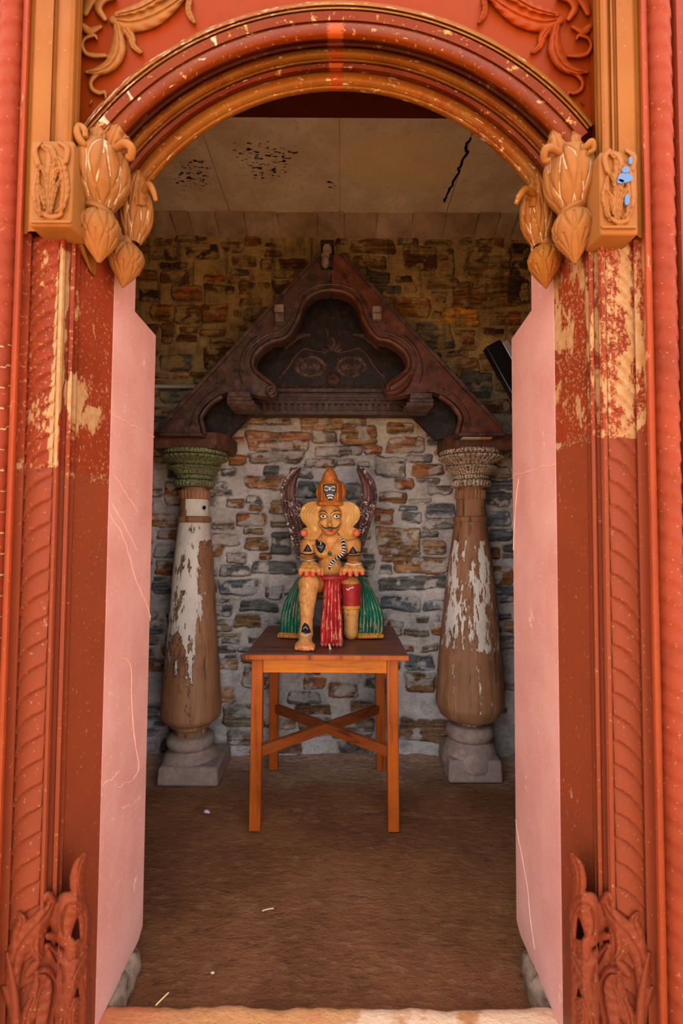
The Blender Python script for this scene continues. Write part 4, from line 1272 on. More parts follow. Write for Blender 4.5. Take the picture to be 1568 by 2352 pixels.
    mb = MB(); mb.box((p.x, YG0 - .06, (p.z + q.z) / 2 - .0), (q.x, YG0 + .03, q.z)); mb.box((p.x + .003, YG0 - .045, p.z), (q.x, YG0 + .03, (p.z + q.z) / 2))
    mb.build('tenon_peg', M_peg, gb, bevel=.004)
# keel timber behind the apex
mb = MB(); p, q = Pg(735, 588), Pg(782, 600)
mb.box((p.x, YG0 + .01, q.z - .02), (q.x, YG1, p.z + .0)); mb.build('ridge_block', M_gdark, gb, bevel=.004)
# dark carved tympanum set back
T = 2.735
mb = MB()
tp = [(500, 950), (1019, 950), (975, 842), (905, 745), (840, 660), (759, 590), (680, 660), (614, 745), (545, 842)]
mb.prism([W(x, y, T) for x, y in tp[::-1]], (0, .03, 0))
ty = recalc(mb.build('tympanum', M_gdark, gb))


def tymp(X, Y):
    return np.full_like(X, T - .001)


st = []
for cx in (713, 806):
    for k in range(16):
        a = 2 * PI * k / 16
        st.append(([(cx + 9 * math.cos(a), 842 + 6 * math.sin(a)), (cx + 22 * math.cos(a), 842 + 15 * math.sin(a))], [1.2, 3.0], .010, 0))
    st.append(([(cx - 1, 842), (cx + 1, 842)], [6, 6], .013, 0))
    for k in range(26):
        a = 2 * PI * k / 26; b = a + .2
        st.append(([(cx + 29 * math.cos(a), 842 + 20 * math.sin(a)), (cx + 36 * math.cos(b), 842 + 25 * math.sin(b))], [3, 2.2], .010, 0))
relief('medallion', wood('worn_medallion_wood', (60, 44, 38), (80, 60, 52), (28, 18, 16), .6, (1, 1, 1), 30, .3, (160, 140, 128), .4), ty, (670, 812, 850, 872), 1.2, tymp, st)
st = []
for k in range(12):
    a = 2 * PI * k / 12
    st.append(([(765 + 4 * math.cos(a), 872 + 4 * math.sin(a)), (765 + 14 * math.cos(a + .3), 872 + 14 * math.sin(a + .3))], [2, 3.4], .016, 0))
st.append(([(764, 872), (766, 872)], [5, 5], .024, 0))
relief('rosette', M_gable, ty, (745, 852, 785, 892), 1.1, tymp, st)
st = []
for (a, r0, r1, w) in ((-90, 8, 42, 5), (-60, 8, 34, 4.5), (-120, 8, 34, 4.5), (-30, 8, 28, 4), (-150, 8, 28, 4), (-10, 14, 60, 4), (-170, 14, 60, 4), (-75, 40, 62, 4), (-105, 40, 62, 4)):
    c_, s_ = math.cos(math.radians(a)), math.sin(math.radians(a))
    st.append(([(762 + r0 * c_, 812 + r0 * s_), (762 + (r0 + r1) / 2 * c_ - 5 * s_, 812 + (r0 + r1) / 2 * s_), (762 + r1 * c_, 812 + r1 * s_)], [2, w, 1.5], .012, 9))
st += [([(640, 868), (660, 845), (680, 815), (700, 800), (716, 806)], [3, 4, 4, 4, 3], .011, 8), ([(884, 868), (862, 845), (842, 815), (822, 800), (806, 806)], [3, 4, 4, 4, 3], .011, 8),
       ([(655, 800), (672, 782), (690, 770), (712, 768)], [4, 7, 7, 3], .010, 10), ([(868, 800), (850, 782), (834, 770), (812, 768)], [4, 7, 7, 3], .010, 10)]
for k in range(40):
    st.append(([(640 + k * 6.2, 886), (641 + k * 6.2, 889)], [2, 2], .008, 0))
relief('foliage_carving', M_gable, ty, (630, 745, 895, 895), 1.5, tymp, st)
# dentilled beam across the foot of the opening
bm_ = MB()
for (y0, y1, d0) in ((893, 899, 2.70), (899, 906, 2.715), (906, 911, 2.695), (911, 921, 2.70), (921, 926, 2.68), (926, 944, 2.705), (944, 951, 2.69)):
    p, q = W(520, y1, d0), W(1000, y0, d0)
    bm_.box((p.x, d0, p.z), (q.x, 2.77, q.z))
bo = bm_.build('cross_beam', M_gable, gb, bevel=.002)
db = MB()
for k in range(26):
    x = 575 + k * 14.2
    p, q = W(x, 943, 2.69), W(x + 8, 928, 2.69)
    db.box((p.x, 2.685, p.z), (q.x, 2.71, q.z))
    p, q = W(x, 919, 2.69), W(x + 5, 913, 2.69)
    db.box((p.x, 2.69, p.z), (q.x, 2.71, q.z))
db.build('dentil_row', M_gable, bo)['kind'] = 'stuff'
# finial at the apex
mb = MB(); p, q = W(738, 612, 2.40), W(764, 556, 2.40)
mb.box((p.x, 2.40, p.z), (q.x, 2.56, q.z)); mb.box((p.x - .006, 2.39, W(0, 556, 2.39).z), (q.x + .006, 2.56, W(0, 546, 2.39).z))
fo = mb.build('finial', M_gdark, gb, bevel=.003)
mb = MB()
mb.prism([W(751 + dx, 571 + dy, 2.399) for dx, dy in ((0, -14), (-10, -2), (-10, 12), (10, 12), (10, -2))], (0, -.008, 0)); recalc(mb.build('diamond_plate', M_peg, fo, bevel=.002))
mb = MB(); mb.ball(W(747, 602, 2.39), (.021, .026, .030), 16, 12); mb.lathe([(.012, -.01), (.022, -.006), (.022, .004), (.014, .01)], W(747, 586, 2.385), 20); mb.build('knob', M_peg, fo)

# ---------------------------------------------------------------- columns
def column_wood(name, base, alt, dark, seed):
    m = Mat(name, .6, .3)
    _, R, G, B = m.mask()
    g = m.noise(26, 5, .6, vec=m.map((1, 1, .05), (seed, 0, 0))); n = m.noise(6, 5, .6, vec=m.map((1, 1, .5), (seed, 3, 0)))
    c = m.mix(m.ramp(g, .38, .64), L4(base), L4(alt))
    c = m.mix(m.math('MULTIPLY', m.ramp(n, .5, .68), .55), c, L4(dark))
    cr = m.noise(44, 6, .7, vec=m.map((1, 1, .035), (seed, 5, 2)))
    c = m.mix(m.ramp(cr, .57, .64, 0, .75), c, L4((58, 36, 26)))
    c = m.mix(m.ramp(m.noise(14, 6, .7, vec=m.map((1, 1, .25), (seed, 8, 2))), .52, .64, 0, .5), c, L4((184, 140, 104)))
    p = m.noise(25, 8, .70, vec=m.map((1.4, 1.4, .34), (seed * 2, 1, 0)))
    thr = m.math('ADD', p, m.math('MULTIPLY', m.math('SUBTRACT', R, .5), .42))
    dk = m.ramp(thr, .475, .485)
    c = m.mix(m.math('MULTIPLY', dk, m.math('MULTIPLY', G, .85)), c, L4((40, 26, 22)))
    wk = m.ramp(thr, .515, .525)
    c = m.mix(wk, c, m.mix(m.ramp(n, .4, .6), L4((226, 220, 210)), L4((196, 186, 176))))
    m.bump(m.math('ADD', m.math('MULTIPLY', wk, .5), m.math('ADD', m.math('MULTIPLY', dk, .3), m.math('MULTIPLY', g, .5))), .45, .006)
    return m.color(c)


M_colw = column_wood('peeling_column_wood', (138, 96, 66), (158, 114, 80), (96, 62, 44), 1.3)
m = Mat('column_base_stone', .85, .2)
n = m.noise(30, 6, .7); n2 = m.noise(6, 4)
m.bump(n, .4, .006)
M_base = m.color(m.mix(m.ramp(n, .36, .66), L4((138, 116, 106)), m.mix(m.ramp(n2, .4, .6), L4((172, 150, 138)), L4((150, 132, 128)))))


def capital_paint(name, coat, coat2, amt):
    m = Mat(name, .65, .3)
    _, R, G, B = m.mask()
    n = m.noise(130, 5, .66); n2 = m.noise(11, 4)
    k = m.ramp(m.math('ADD', n, m.math('ADD', m.math('MULTIPLY', R, .3), amt)), .56, .6)
    c = m.mix(m.ramp(n2, .4, .6), L4((66, 40, 28)), L4((92, 58, 38)))
    c = m.mix(k, c, m.mix(m.ramp(n2, .35, .65), L4(coat), L4(coat2)))
    m.bump(n, .5, .004)
    return m.color(c)


M_capg = capital_paint('worn_green_paint', (124, 138, 98), (102, 120, 84), -.04)
M_capw = capital_paint('worn_white_paint', (200, 186, 168), (170, 150, 126), -.03)
M_abac = wood('abacus_wood', (70, 42, 30), (92, 56, 40), (38, 22, 18), .6, (1, 1, 1), 20, .5, (150, 96, 66), .3)


def column(side):
    if side == 'l':
        lab = 'old turned wooden column with peeling white paint and a green capital, left of the table'
        x0, d, Mcap = 438, 2.62, M_capg
        tx, bx = 449, 439
        ys = dict(ab=(1004, 1036), neck=(1120, 1147), ring=(1187, 1200), sh=1200, shb=1640)
        shaft = [(1200, 35), (1250, 40), (1300, 45), (1400, 51.5), (1500, 58.5), (1560, 63), (1600, 65.5), (1625, 66.5), (1640, 65), (1650, 58), (1654, 50)]
        rot = math.radians(-9)
    else:
        lab = 'old turned wooden column with peeling white paint and a brown and white capital, right of the table'
        x0, d, Mcap = 1080, 2.655, M_capw
        tx, bx = 1081, 1078
        ys = dict(ab=(1008, 1040), neck=(1122, 1147), ring=(1187, 1200), sh=1200, shb=1620)
        shaft = [(1200, 37), (1250, 43), (1300, 50), (1400, 60.5), (1500, 69.5), (1560, 73.5), (1600, 75.5), (1615, 75.5), (1632, 68), (1642, 60), (1646, 50)]
        rot = math.radians(22)
    top = W(tx, 1003, d)
    bot = W(bx, 1640, d)
    k = d / F
    t = thing('wooden_column', lab, 'column', (bot.x, d, 0), 'wooden columns under the gable')
    ax = lambda z: Vector((bot.x + (top.x - bot.x) * (z - bot.z) / (top.z - bot.z), d, 0))
    Z = lambda py: float(W(tx, py, d).z)

    def lathe(name, prof, mat, rf=None, cf=None, parent=t, seg=64, n=1, smooth=40, bevel=0):
        """profile in (height measured at photo y, radius px), follows the slight lean"""
        q = prof
        if n > 1: q = smooth_path(prof, n)
        mb = MB(); vs = []; cs = []
        for i, (py, r) in enumerate(q):
            z = Z(py); c = ax(z)
            for j in range(seg):
                a = 2 * PI * j / seg
                rr = r * k * (rf(a, i / (len(q) - 1)) if rf else 1)
                v = (c.x + rr * math.cos(a), c.y + rr * math.sin(a), z)
                vs.append(v); cs.append(cf(a, py, v) if cf else (.0, 0, 0))
        N = len(q); fs = []
        for i in range(N - 1):
            for j in range(seg):
                l = (j + 1) % seg
                fs.append((i * seg + l, i * seg + j, (i + 1) * seg + j, (i + 1) * seg + l))
        fs += [tuple(range(seg)), tuple(reversed(range((N - 1) * seg, N * seg)))]
        mb.add(vs, fs, col=cs)
        return mb.build(name, mat, parent, sharp=smooth)

    def peel(a, py, v):
        px = P(v)[0]; u = (px - (tx + (bx - tx) * (py - 1003) / 637)) / 60.
        if math.sin(a) > .1: return (.25, .5, 0)
        if side == 'l':
            if py < 1190: r = .95 if u > -.32 else .1
            elif py < 1240: r = .80
            else:
                r = .56 - .9 * max(0, u - .02) - .5 * max(0, (py - 1420) / 240) + (.12 if py < 1420 else 0)
                if abs(u + .12) < .16 and py > 1300: r += .14
            g = 1.0 if u < .05 or py < 1300 else .3
        else:
            if py < 1190: r = .12
            elif py < 1240: r = .15
            else:
                r = .30 + .30 * math.exp(-((u - .42) / .28) ** 2) + .24 * math.exp(-((u + .62) / .2) ** 2)
                if py > 1480: r -= .22 + .1 * (py - 1480) / 140
                if 1330 < py < 1480: r += .08
                if py > 1230: r += .05
            g = .35
        return (max(0, min(1, r)), g, 0)

    # stone base: square plinth, worn corners
    if side == 'l': p0, p1, fd, hz = W(357, 1796, 2.468), W(500, 1796, 2.468), 2.468, float(W(428, 1765, 2.468).z)
    else: p0, p1, fd, hz = W(1030, 1785, 2.518), W(1157, 1785, 2.518), 2.518, float(W(1090, 1749, 2.518).z)
    wd = p1.x - p0.x
    mb = MB(); mb.hexa([(p0.x, fd, -.004), (p1.x, fd, -.004), (p1.x, fd + wd, -.004), (p0.x, fd + wd, -.004), (p0.x + .006, fd + .006, hz), (p1.x - .006, fd + .006, hz), (p1.x - .006, fd + wd, hz), (p0.x + .006, fd + wd, hz)])
    sb = mb.build('plinth', M_base, t, bevel=.014, seg=3)
    if side == 'l':
        lathe('base_torus', [(1768, 60), (1760, 62.5), (1748, 63), (1736, 61), (1724, 54), (1716, 46), (1711, 45), (1710, 47), (1705, 51), (1697, 53), (1690, 51), (1684, 46), (1682, 38)], M_base, n=3)
        lathe('foot_ring', [(1686, 33), (1676, 34), (1668, 36), (1664, 44), (1659, 45), (1655, 46), (1652, 50)], M_colw, cf=lambda a, p, v: (.3, .3, 0))
    else:
        lathe('base_torus', [(1752, 60), (1744, 63), (1730, 62.5), (1716, 58), (1704, 54), (1696, 46), (1692, 45), (1690, 48), (1684, 52), (1675, 53), (1667, 51), (1660, 46), (1658, 36)], M_base, n=3)
        lathe('foot_ring', [(1662, 30), (1654, 33), (1646, 37), (1642, 46), (1636, 50), (1632, 52)], M_colw, cf=lambda a, p, v: (.35, .1, 0))
    sh = [(shaft[0][0], shaft[0][1])]
    q = smooth_path(shaft, 8)
    lathe('shaft', [tuple(x) for x in q][::-1], M_colw, cf=peel, seg=96)
    lathe('collar', [(1201, 36), (1198, 38.5), (1192, 39), (1187, 37), (1186, 33)], M_colw, cf=lambda a, p, v: (.2, .2, 0), n=2)
    lathe('neck', [(1188, 34), (1170, 32.5), (1147, 32)], M_colw, cf=peel, n=4)
    lathe('fluted_ring', [(1148, 33), (1146, 34), (1128, 34), (1126, 30), (1119, 29)], M_colw, rf=lambda a, v: 1 + (.035 * math.cos(26 * a) if .15 < v < .6 else 0), cf=lambda a, p, v: (.12, .1, 0), seg=156, smooth=60)
    rf = lambda n_, amp: (lambda a, v: 1 + amp * math.sin(PI * v) * (.5 + .5 * math.cos(n_ * a)))
    cm_ = lambda a, py, v: (.5 if side == 'l' else .25, 0, 0)
    for nm_, q_, nf, amp in (('capital_ring', [(1121, 36), (1119, 42), (1113, 44), (1107, 43.5), (1105, 41), (1103, 34)], 30, .05), ('capital_ring', [(1104, 33), (1102, 38), (1099, 39.5), (1095, 39.5), (1093, 36), (1092, 32)], 36, .03),
                             ('capital_ring', [(1094, 37), (1092, 43), (1086, 46), (1080, 52), (1077, 57), (1075, 57), (1073, 53), (1072, 44)], 44, .04), ('capital_ring', [(1073, 44), (1070, 49), (1064, 55), (1058, 66), (1055, 71), (1052, 71), (1050, 67), (1049, 58)], 36, .05),
                             ('capital_ring', [(1050, 58), (1048, 66), (1045, 69.5), (1040, 69.5), (1037, 66), (1035, 58)], 48, .03)):
        lathe(nm_, q_, Mcap, rf=rf(nf, amp), cf=(lambda a, py, v: (.35 + .3 * (math.cos(nf * a) > .2), 0, 0)) if side == 'r' else cm_, seg=192, n=3, smooth=50)
    if side == 'l':
        h_ = W(469, 1166, d - .068)
        mb = MB(); mb.ball(h_, (.009, .006, .010), 12, 8); mb.build('knot_hole', Mat('dark_hole', .9, .1).color(L4((18, 12, 9))), t)
    # abacus slab with clipped corners
    a0, a1 = ys['ab']
    if side == 'l': fp = [(-86, -60), (62, -60), (84, -30), (84, 62), (-86, 62)]
    else: fp = [(-66, -30), (-46, -60), (84, -60), (84, 62), (-66, 62)]
    c = ax(Z(1020)); mb = MB()
    fp2 = [(x * .94, y * .94) for x, y in fp]
    lowz, hiz, mz = Z(a1 + 4), Z(a0), Z(a1 - 9)
    rows = [[(c.x + x * k, c.y + y * k, z) for x, y in f_] for f_, z in ((fp2, lowz), (fp, mz), (fp, hiz))]
    n_ = len(fp); vs = sum(rows, [])
    fs = [tuple(reversed(range(n_))), tuple(range(2 * n_, 3 * n_))]
    for r in range(2):
        for i in range(n_):
            j = (i + 1) % n_
            fs.append((r * n_ + i, r * n_ + j, (r + 1) * n_ + j, (r + 1) * n_ + i))
    mb.add(vs, fs); mb.build('abacus', M_abac, t, bevel=.004)
    return t


column('l'); column('r')
# shims wedged between the right column and the gable
for (x0, x1, y0, y1, c, lab) in ((1062, 1104, 998, 1007, (196, 186, 160), 'pale stone chip wedged above the right column, beside the orange chip'), (1105, 1130, 997, 1007, (206, 140, 86), 'orange stone chip wedged above the right column')):
    mb = MB(); p, q = W(x0, y1, 2.455), W(x1, y0, 2.455)
    mb.box((p.x, 2.452, p.z), (q.x, 2.50, q.z))
    tag(mb.build('shim', Mat('shim_' + lab.split()[0], .8).color(L4(c)), None, bevel=.002), lab, 'shim')

# ---------------------------------------------------------------- pipe and lamp on the wall
mb = MB(); z = float(W(400, 888, 2.77).z)
mb.tube([(-1.70, 2.772, z), (-1.3, 2.772, z + .003), (float(W(458, 888, 2.77).x), 2.772, z)], .011, 14)
p_ = Mat('grey_conduit', .5); p_ = p_.color(L4((176, 180, 170)))
tag(mb.build('conduit_pipe', p_, None), 'pale grey conduit pipe along the wall left of the gable', 'pipe')
lt = thing('lamp_fitting', 'tilted black lamp fitting with a silver edge, sticking out beside the right jamb', 'lamp', tuple(W(1165, 860, 2.3)))
a = W(1128, 792, 2.25); dirv = (W(1192, 908, 2.25) - a).normalized(); b = a + dirv * .62
M_lampb = Mat('black_metal_housing', .35, .5).color(L4((14, 15, 18)))
m = Mat('brushed_silver', .35); m.set('Metallic', .7); M_silv = m.color(L4((206, 204, 200)))
side = dirv.cross(Vector((0, 1, 0))).normalized()
if side.x < 0: side = -side
mb = MB(); o_ = a + dirv * .31
Rm = Matrix((side, Vector((0, 1, 0)), dirv)).transposed()
mb.obox(o_, (.078, .05, .62), Rm); mb.build('housing', M_lampb, lt, bevel=.006)
mb = MB(); mb.obox(o_ + side * .054 + Vector((0, .0, 0)) + dirv * .008, (.030, .044, .60), Rm); mb.build('reflector_strip', M_silv, lt, bevel=.003)
mb = MB(); e = a + dirv * .55 + side * .05
mb.tube([e, e + Vector((.3, .15, -.02)), (1.715, 2.5, e.z - .02)], .012, 10); mb.build('wall_bracket', M_lampb, lt)
# ================================================================ TABLE
def table_wood(name, base, alt, dark, grain, rough=.35):
    m = Mat(name, rough, .25)
    g = m.noise(30, 6, .62, vec=m.map(grain), dist=.4); n = m.noise(5, 4)
    c = m.mix(m.ramp(g, .36, .66), L4(base), L4(alt))
    c = m.mix(m.math('MULTIPLY', m.ramp(g, .45, .33), .75), c, L4(dark))
    c = m.mix(m.math('MULTIPLY', m.ramp(n, .5, .72), .45), c, L4(dark))
    m.bump(g, .15, .002)
    return m.color(c)


M_tleg = table_wood('varnished_leg_wood', (158, 72, 16), (182, 90, 24), (88, 36, 10), (1, 1, .07))
M_tapr = table_wood('varnished_apron_wood', (196, 106, 20), (210, 124, 34), (140, 66, 12), (.07, 1, 1))
M_ttop = table_wood('worn_top_wood', (110, 60, 46), (132, 76, 58), (64, 32, 24), (.07, 1, 1), .4)
M_tx = table_wood('stretcher_wood', (126, 60, 24), (146, 76, 32), (70, 30, 14), (.2, .2, 1), .4)
TZ = .73
fl, fr = W(562, 1494, 2.075), W(938, 1500, 2.075)
tb = thing('wooden_table', 'square orange-brown wooden table with crossed stretchers, under the seated figure', 'table', ((fl.x + fr.x) / 2, 2.4, 0))
xl_, xr_, yf, yb = fl.x, fr.x, 2.075, 2.715
ww = (yb - yf) / 3
for i in range(3):
    mb = MB(); mb.box((xl_, yf + ww * i + .0008, TZ - .022), (xr_, yf + ww * (i + 1) - .0008, TZ)); mb.build('top_plank', M_ttop, tb, bevel=.003)
mb = MB(); mb.box((xl_ - .001, yf - .004, TZ - .022), (xr_ + .001, yf + .001, TZ - .002)); mb.build('front_lipping', M_tleg, tb, bevel=.002)
LG = {}
for nm, pxt, pyt, pxb, pyb, d in (('fl', 592.5, 1515, 586.5, 1884, 2.13), ('fr', 900, 1518, 902.5, 1886, 2.13), ('bl', 630, 1545, 628.5, 1740, 2.66), ('br', 872, 1545, 874.5, 1742, 2.66)):
    s = .0235
    t_ = W(pxt, pyt, d); b_ = W(pxb, pyb, d)
    sl = (t_.x - b_.x) / (t_.z - b_.z)
    xt, xb = b_.x + sl * (TZ - .022 - b_.z), b_.x + sl * (0.0 - b_.z)
    mb = MB()
    mb.hexa([(xb - s, d - s, 0.0), (xb + s, d - s, 0.0), (xb + s, d + s, 0.0), (xb - s, d + s, 0.0), (xt - s, d - s, TZ - .022), (xt + s, d - s, TZ - .022), (xt + s, d + s, TZ - .022), (xt - s, d + s, TZ - .022)])
    mb.build('leg', M_tleg, tb, bevel=.003)
    LG[nm] = (xt, d)
    LG[nm + 's'] = Vector((xb + (xt - xb) * .40, d, 0))
az0, az1 = TZ - .085, TZ - .022
for a_, b_, nm in (('fl', 'fr', 0), ('bl', 'br', 0), ('fl', 'bl', 1), ('fr', 'br', 1)):
    (xa, ya), (xb, yb_) = LG[a_], LG[b_]
    mb = MB()
    if nm == 0: mb.box((xa + .0235, ya - .017, az0), (xb - .0235, ya + .004, az1))
    else: mb.box((xa - .012, ya + .0235, az0), (xa + .012, yb_ - .0235, az1))
    mb.build('apron', M_tapr, tb, bevel=.002)
za = float(W(600, 1722, 2.15).z); zb_ = float(W(640, 1640, 2.64).z)
for a_, b_, h in (('fls', 'brs', 0.), ('frs', 'bls', .0)):
    A, B = LG[a_].copy(), LG[b_].copy()
    A.z = za; B.z = za
    dd = (B - A).normalized()
    mb = MB(); mb.bar(A + dd * .02, B - dd * .02, .026, .044)
    mb.build('cross_stretcher', M_tx, tb, bevel=.002)
# litter
def rub(name, lab, cat, px, py, z, build, col, rough=.5):
    ray = Wv(px, py, 1.0) - CAMP; p = Vector((CAMP + ray * ((z - EYE) / ray[2])).tolist())
    mb = MB(); build(mb, p)
    o = mb.build(name, Mat(name + '_mat', rough).color(L4(col)), None)
    tag(o, lab, cat)


rub('foil_scrap', 'tiny crumpled silvery wrapper scrap on the floor left of the table', 'litter', 474, 1867, .004, lambda m_, p: (m_.ball(p + Vector((0, 0, .006)), (.013, .010, .007), 9, 6), m_.ball(p + Vector((.010, -.006, .005)), (.008, .006, .005), 7, 5)), (196, 176, 196), .25)
rub('twig', 'short pale twig lying on the open floor in front of the table', 'twig', 615, 2091, .004, lambda m_, p: m_.tube([p + Vector((-.018, -.006, .003)), p + Vector((0, 0, .004)), p + Vector((.018, .005, .003))], .0022, 7), (206, 180, 146))
rub('straw', 'thin dry straw lying on the threshold slab at lower left', 'straw', 372, 2298, .058, lambda m_, p: m_.tube([p + Vector((-.010, -.016, .003)), p + Vector((0, 0, .004)), p + Vector((.010, .018, .003))], .0016, 7), (226, 190, 140))
rub('pebble', 'tiny pale pebble on the floor near the threshold slab', 'pebble', 488, 2237, .002, lambda m_, p: m_.ball(p + Vector((0, 0, .003)), (.006, .004, .003), 8, 6), (200, 184, 164))
rub('peg', 'small pale wooden stub standing at the front of the table top', 'stub', 757, 1492, TZ, lambda m_, p: m_.tube([p + Vector((.002, .006, -.001)), p + Vector((0, .003, .012)), p + Vector((-.003, 0, .024))], [.006, .0045, .004], 10), (226, 190, 146))
# ================================================================ THE SEATED WINGED FIGURE
class Field:
    """smooth union of rounded limbs, meshed as one continuous surface"""

    def __init__(self):
        self.p = []

    def cap(self, a, b, ra, rb, k=.012, flat=None):
        self.p.append(('c', np.array(a, float), np.array(b, float), ra, rb, k, flat)); return self

    def ell(self, c, r, k=.012, rot=None):
        self.p.append(('e', np.array(c, float), np.array(r, float), rot, None, k, None)); return self

    def ev(self, X):
        X = np.asarray(X, np.float32)
        D = np.full(X.shape[:-1], 1.0, np.float32)
        for t, a, b, ra, rb, k, fl in self.p:
            if t == 'c':
                ab = b - a; h = np.clip(((X - a) @ ab) / (ab @ ab), 0, 1)
                d = np.linalg.norm(X - a - h[..., None] * ab, axis=-1) - (ra + (rb - ra) * h)
            else:
                q = X - a
                if ra is not None: q = q @ ra
                n = np.linalg.norm(q / b, axis=-1); g = np.linalg.norm(q / (b * b), axis=-1) + 1e-9
                d = n * (n - 1) / g
            h = np.clip(.5 + .5 * (D - d) / k, 0, 1)
            D = D * (1 - h) + d * h - k * h * (1 - h)
        return D.astype(np.float32)

    def mesh(self, lo, hi, st):
        ax = [np.arange(l, h + st, st) for l, h in zip(lo, hi)]
        G = np.stack(np.meshgrid(*ax, indexing='ij'), -1).astype(np.float32)
        D = np.empty(G.shape[:3], np.float32)
        for i in range(G.shape[0]): D[i] = self.ev(G[i])
        s = D < 0
        c = s[:-1, :-1, :-1].astype(np.int8)
        tot = sum(s[i:s.shape[0] - 1 + i, j:s.shape[1] - 1 + j, k:s.shape[2] - 1 + k].astype(np.int8) for i in (0, 1) for j in (0, 1) for k in (0, 1))
        act = (tot > 0) & (tot < 8)
        idx = -np.ones(act.shape, int); idx[act] = np.arange(act.sum())
        cell = np.argwhere(act)
        P_ = np.zeros((len(cell), 3)); N = np.zeros(len(cell))
        cor = [(i, j, k) for i in (0, 1) for j in (0, 1) for k in (0, 1)]
        for a in range(8):
            for b in range(a + 1, 8):
                ca, cb = np.array(cor[a]), np.array(cor[b])
                if np.abs(ca - cb).sum() != 1: continue
                da = D[tuple((cell + ca).T)]; db = D[tuple((cell + cb).T)]
                m_ = (da < 0) != (db < 0)
                t = np.where(m_, da / np.where(m_, da - db, 1), 0)
                P_ += np.where(m_[:, None], ca + t[:, None] * (cb - ca), 0); N += m_
        V = (cell + P_ / N[:, None]) * st + np.array(lo)
        F_ = []
        for axn in range(3):
            u, v = [q for q in range(3) if q != axn]
            sl0 = [slice(None)] * 3; sl1 = [slice(None)] * 3
            sl0[axn] = slice(0, -1); sl1[axn] = slice(1, None)
            ch = s[tuple(sl0)] != s[tuple(sl1)]
            for q in np.argwhere(ch):
                if q[u] == 0 or q[v] == 0 or q[u] >= act.shape[u] or q[v] >= act.shape[v] or q[axn] >= act.shape[axn]: continue
                o = []
                for du, dv in ((-1, -1), (0, -1), (0, 0), (-1, 0)):
                    r = q.copy(); r[u] += du; r[v] += dv; o.append(idx[tuple(r)])
                if min(o) < 0: continue
                inside = s[tuple(q)]
                f_ = o if inside else o[::-1]
                if axn == 1: f_ = f_[::-1]
                F_.append(tuple(int(i) for i in f_))
        return V, F_


def Sx(px, py, d): return Wv(px, py, d)


KP = 2.35 / F                                # metres per photo pixel at the figure
fig = Field()
# torso: chest, waist, belly, hips
fig.ell(Sx(757, 1256, 2.40), (42 * KP, .060, 30 * KP), .02)
fig.ell(Sx(757, 1303, 2.395), (29.5 * KP, .062, 30 * KP), .014)
fig.ell(Sx(757, 1332, 2.42), (42 * KP, .062, 18 * KP), .02)
fig.ell(Sx(740, 1262, 2.352), (20 * KP, .024, 20 * KP), .015); fig.ell(Sx(776, 1262, 2.352), (20 * KP, .024, 20 * KP), .015)
fig.cap(Sx(757, 1244, 2.40), Sx(757, 1215, 2.37), 23 * KP, 20 * KP, .014)
# head: wide brow, tapering chin, long nose
fig.ell(Sx(758, 1182, 2.355), (28.5 * KP, .056, 27 * KP), .01)
fig.ell(Sx(758, 1203, 2.345), (24 * KP, .050, 26 * KP), .012)
fig.ell(Sx(757, 1221, 2.325), (12 * KP, .024, 9 * KP), .010)
fig.cap(Sx(756, 1182, 2.300), Sx(757, 1205, 2.272), 3.0 * KP, 5.0 * KP, .008)
fig.ell(Sx(757, 1206, 2.280), (7 * KP, .012, 4 * KP), .006)
fig.cap(Sx(737, 1177, 2.312), Sx(749, 1178, 2.300), 3 * KP, 3 * KP, .012); fig.cap(Sx(764, 1178, 2.300), Sx(779, 1177, 2.312), 3 * KP, 3 * KP, .012)
fig.ell(Sx(741, 1202, 2.315), (10 * KP, .018, 10 * KP), .012); fig.ell(Sx(774, 1202, 2.315), (10 * KP, .018, 10 * KP), .012)
# arms: shoulders, upper arms, forearms reaching forward to the knees
for s, sh, el, wr in ((-1, (709, 1252), (704, 1284), (711, 1300)), (1, (808, 1250), (813, 1284), (811, 1300))):
    fig.cap(Sx(*sh, 2.40), Sx(*el, 2.375), 18.5 * KP, 15 * KP, .008)
    fig.cap(Sx(*el, 2.375), Sx(*wr, 2.285), 15 * KP, 15 * KP, .008)
    fig.cap(Sx(757 + s * 26, 1246, 2.40), Sx(*sh, 2.40), 20 * KP, 20 * KP, .02)
    # hand: back of the palm then four bent fingers and a thumb
    hx = 711 if s < 0 else 811
    fig.ell(Sx(hx, 1303, 2.258), (22 * KP, .040, 15 * KP), .010)
    for i, fx in enumerate((-19, -6.5, 6.5, 19)):
        ln = (3, 0, 0, 3)[i] if s < 0 else (3, 0, 0, 3)[i]
        k1, k2, k3 = Sx(hx + fx * .8, 1303, 2.232), Sx(hx + fx * 1.05, 1310, 2.212), Sx(hx + fx * 1.12, 1320 - ln, 2.214)
        fig.cap(k1, k2, 6.4 * KP, 6.0 * KP, .004); fig.cap(k2, k3, 6.0 * KP, 4.8 * KP, .003)
    tx = -s
    fig.cap(Sx(hx + tx * 16, 1303, 2.255), Sx(hx + tx * 26, 1309, 2.235), 6.2 * KP, 5.6 * KP, .005); fig.cap(Sx(hx + tx * 26, 1309, 2.235), Sx(hx + tx * 28, 1318, 2.228), 5.6 * KP, 4.6 * KP, .004)
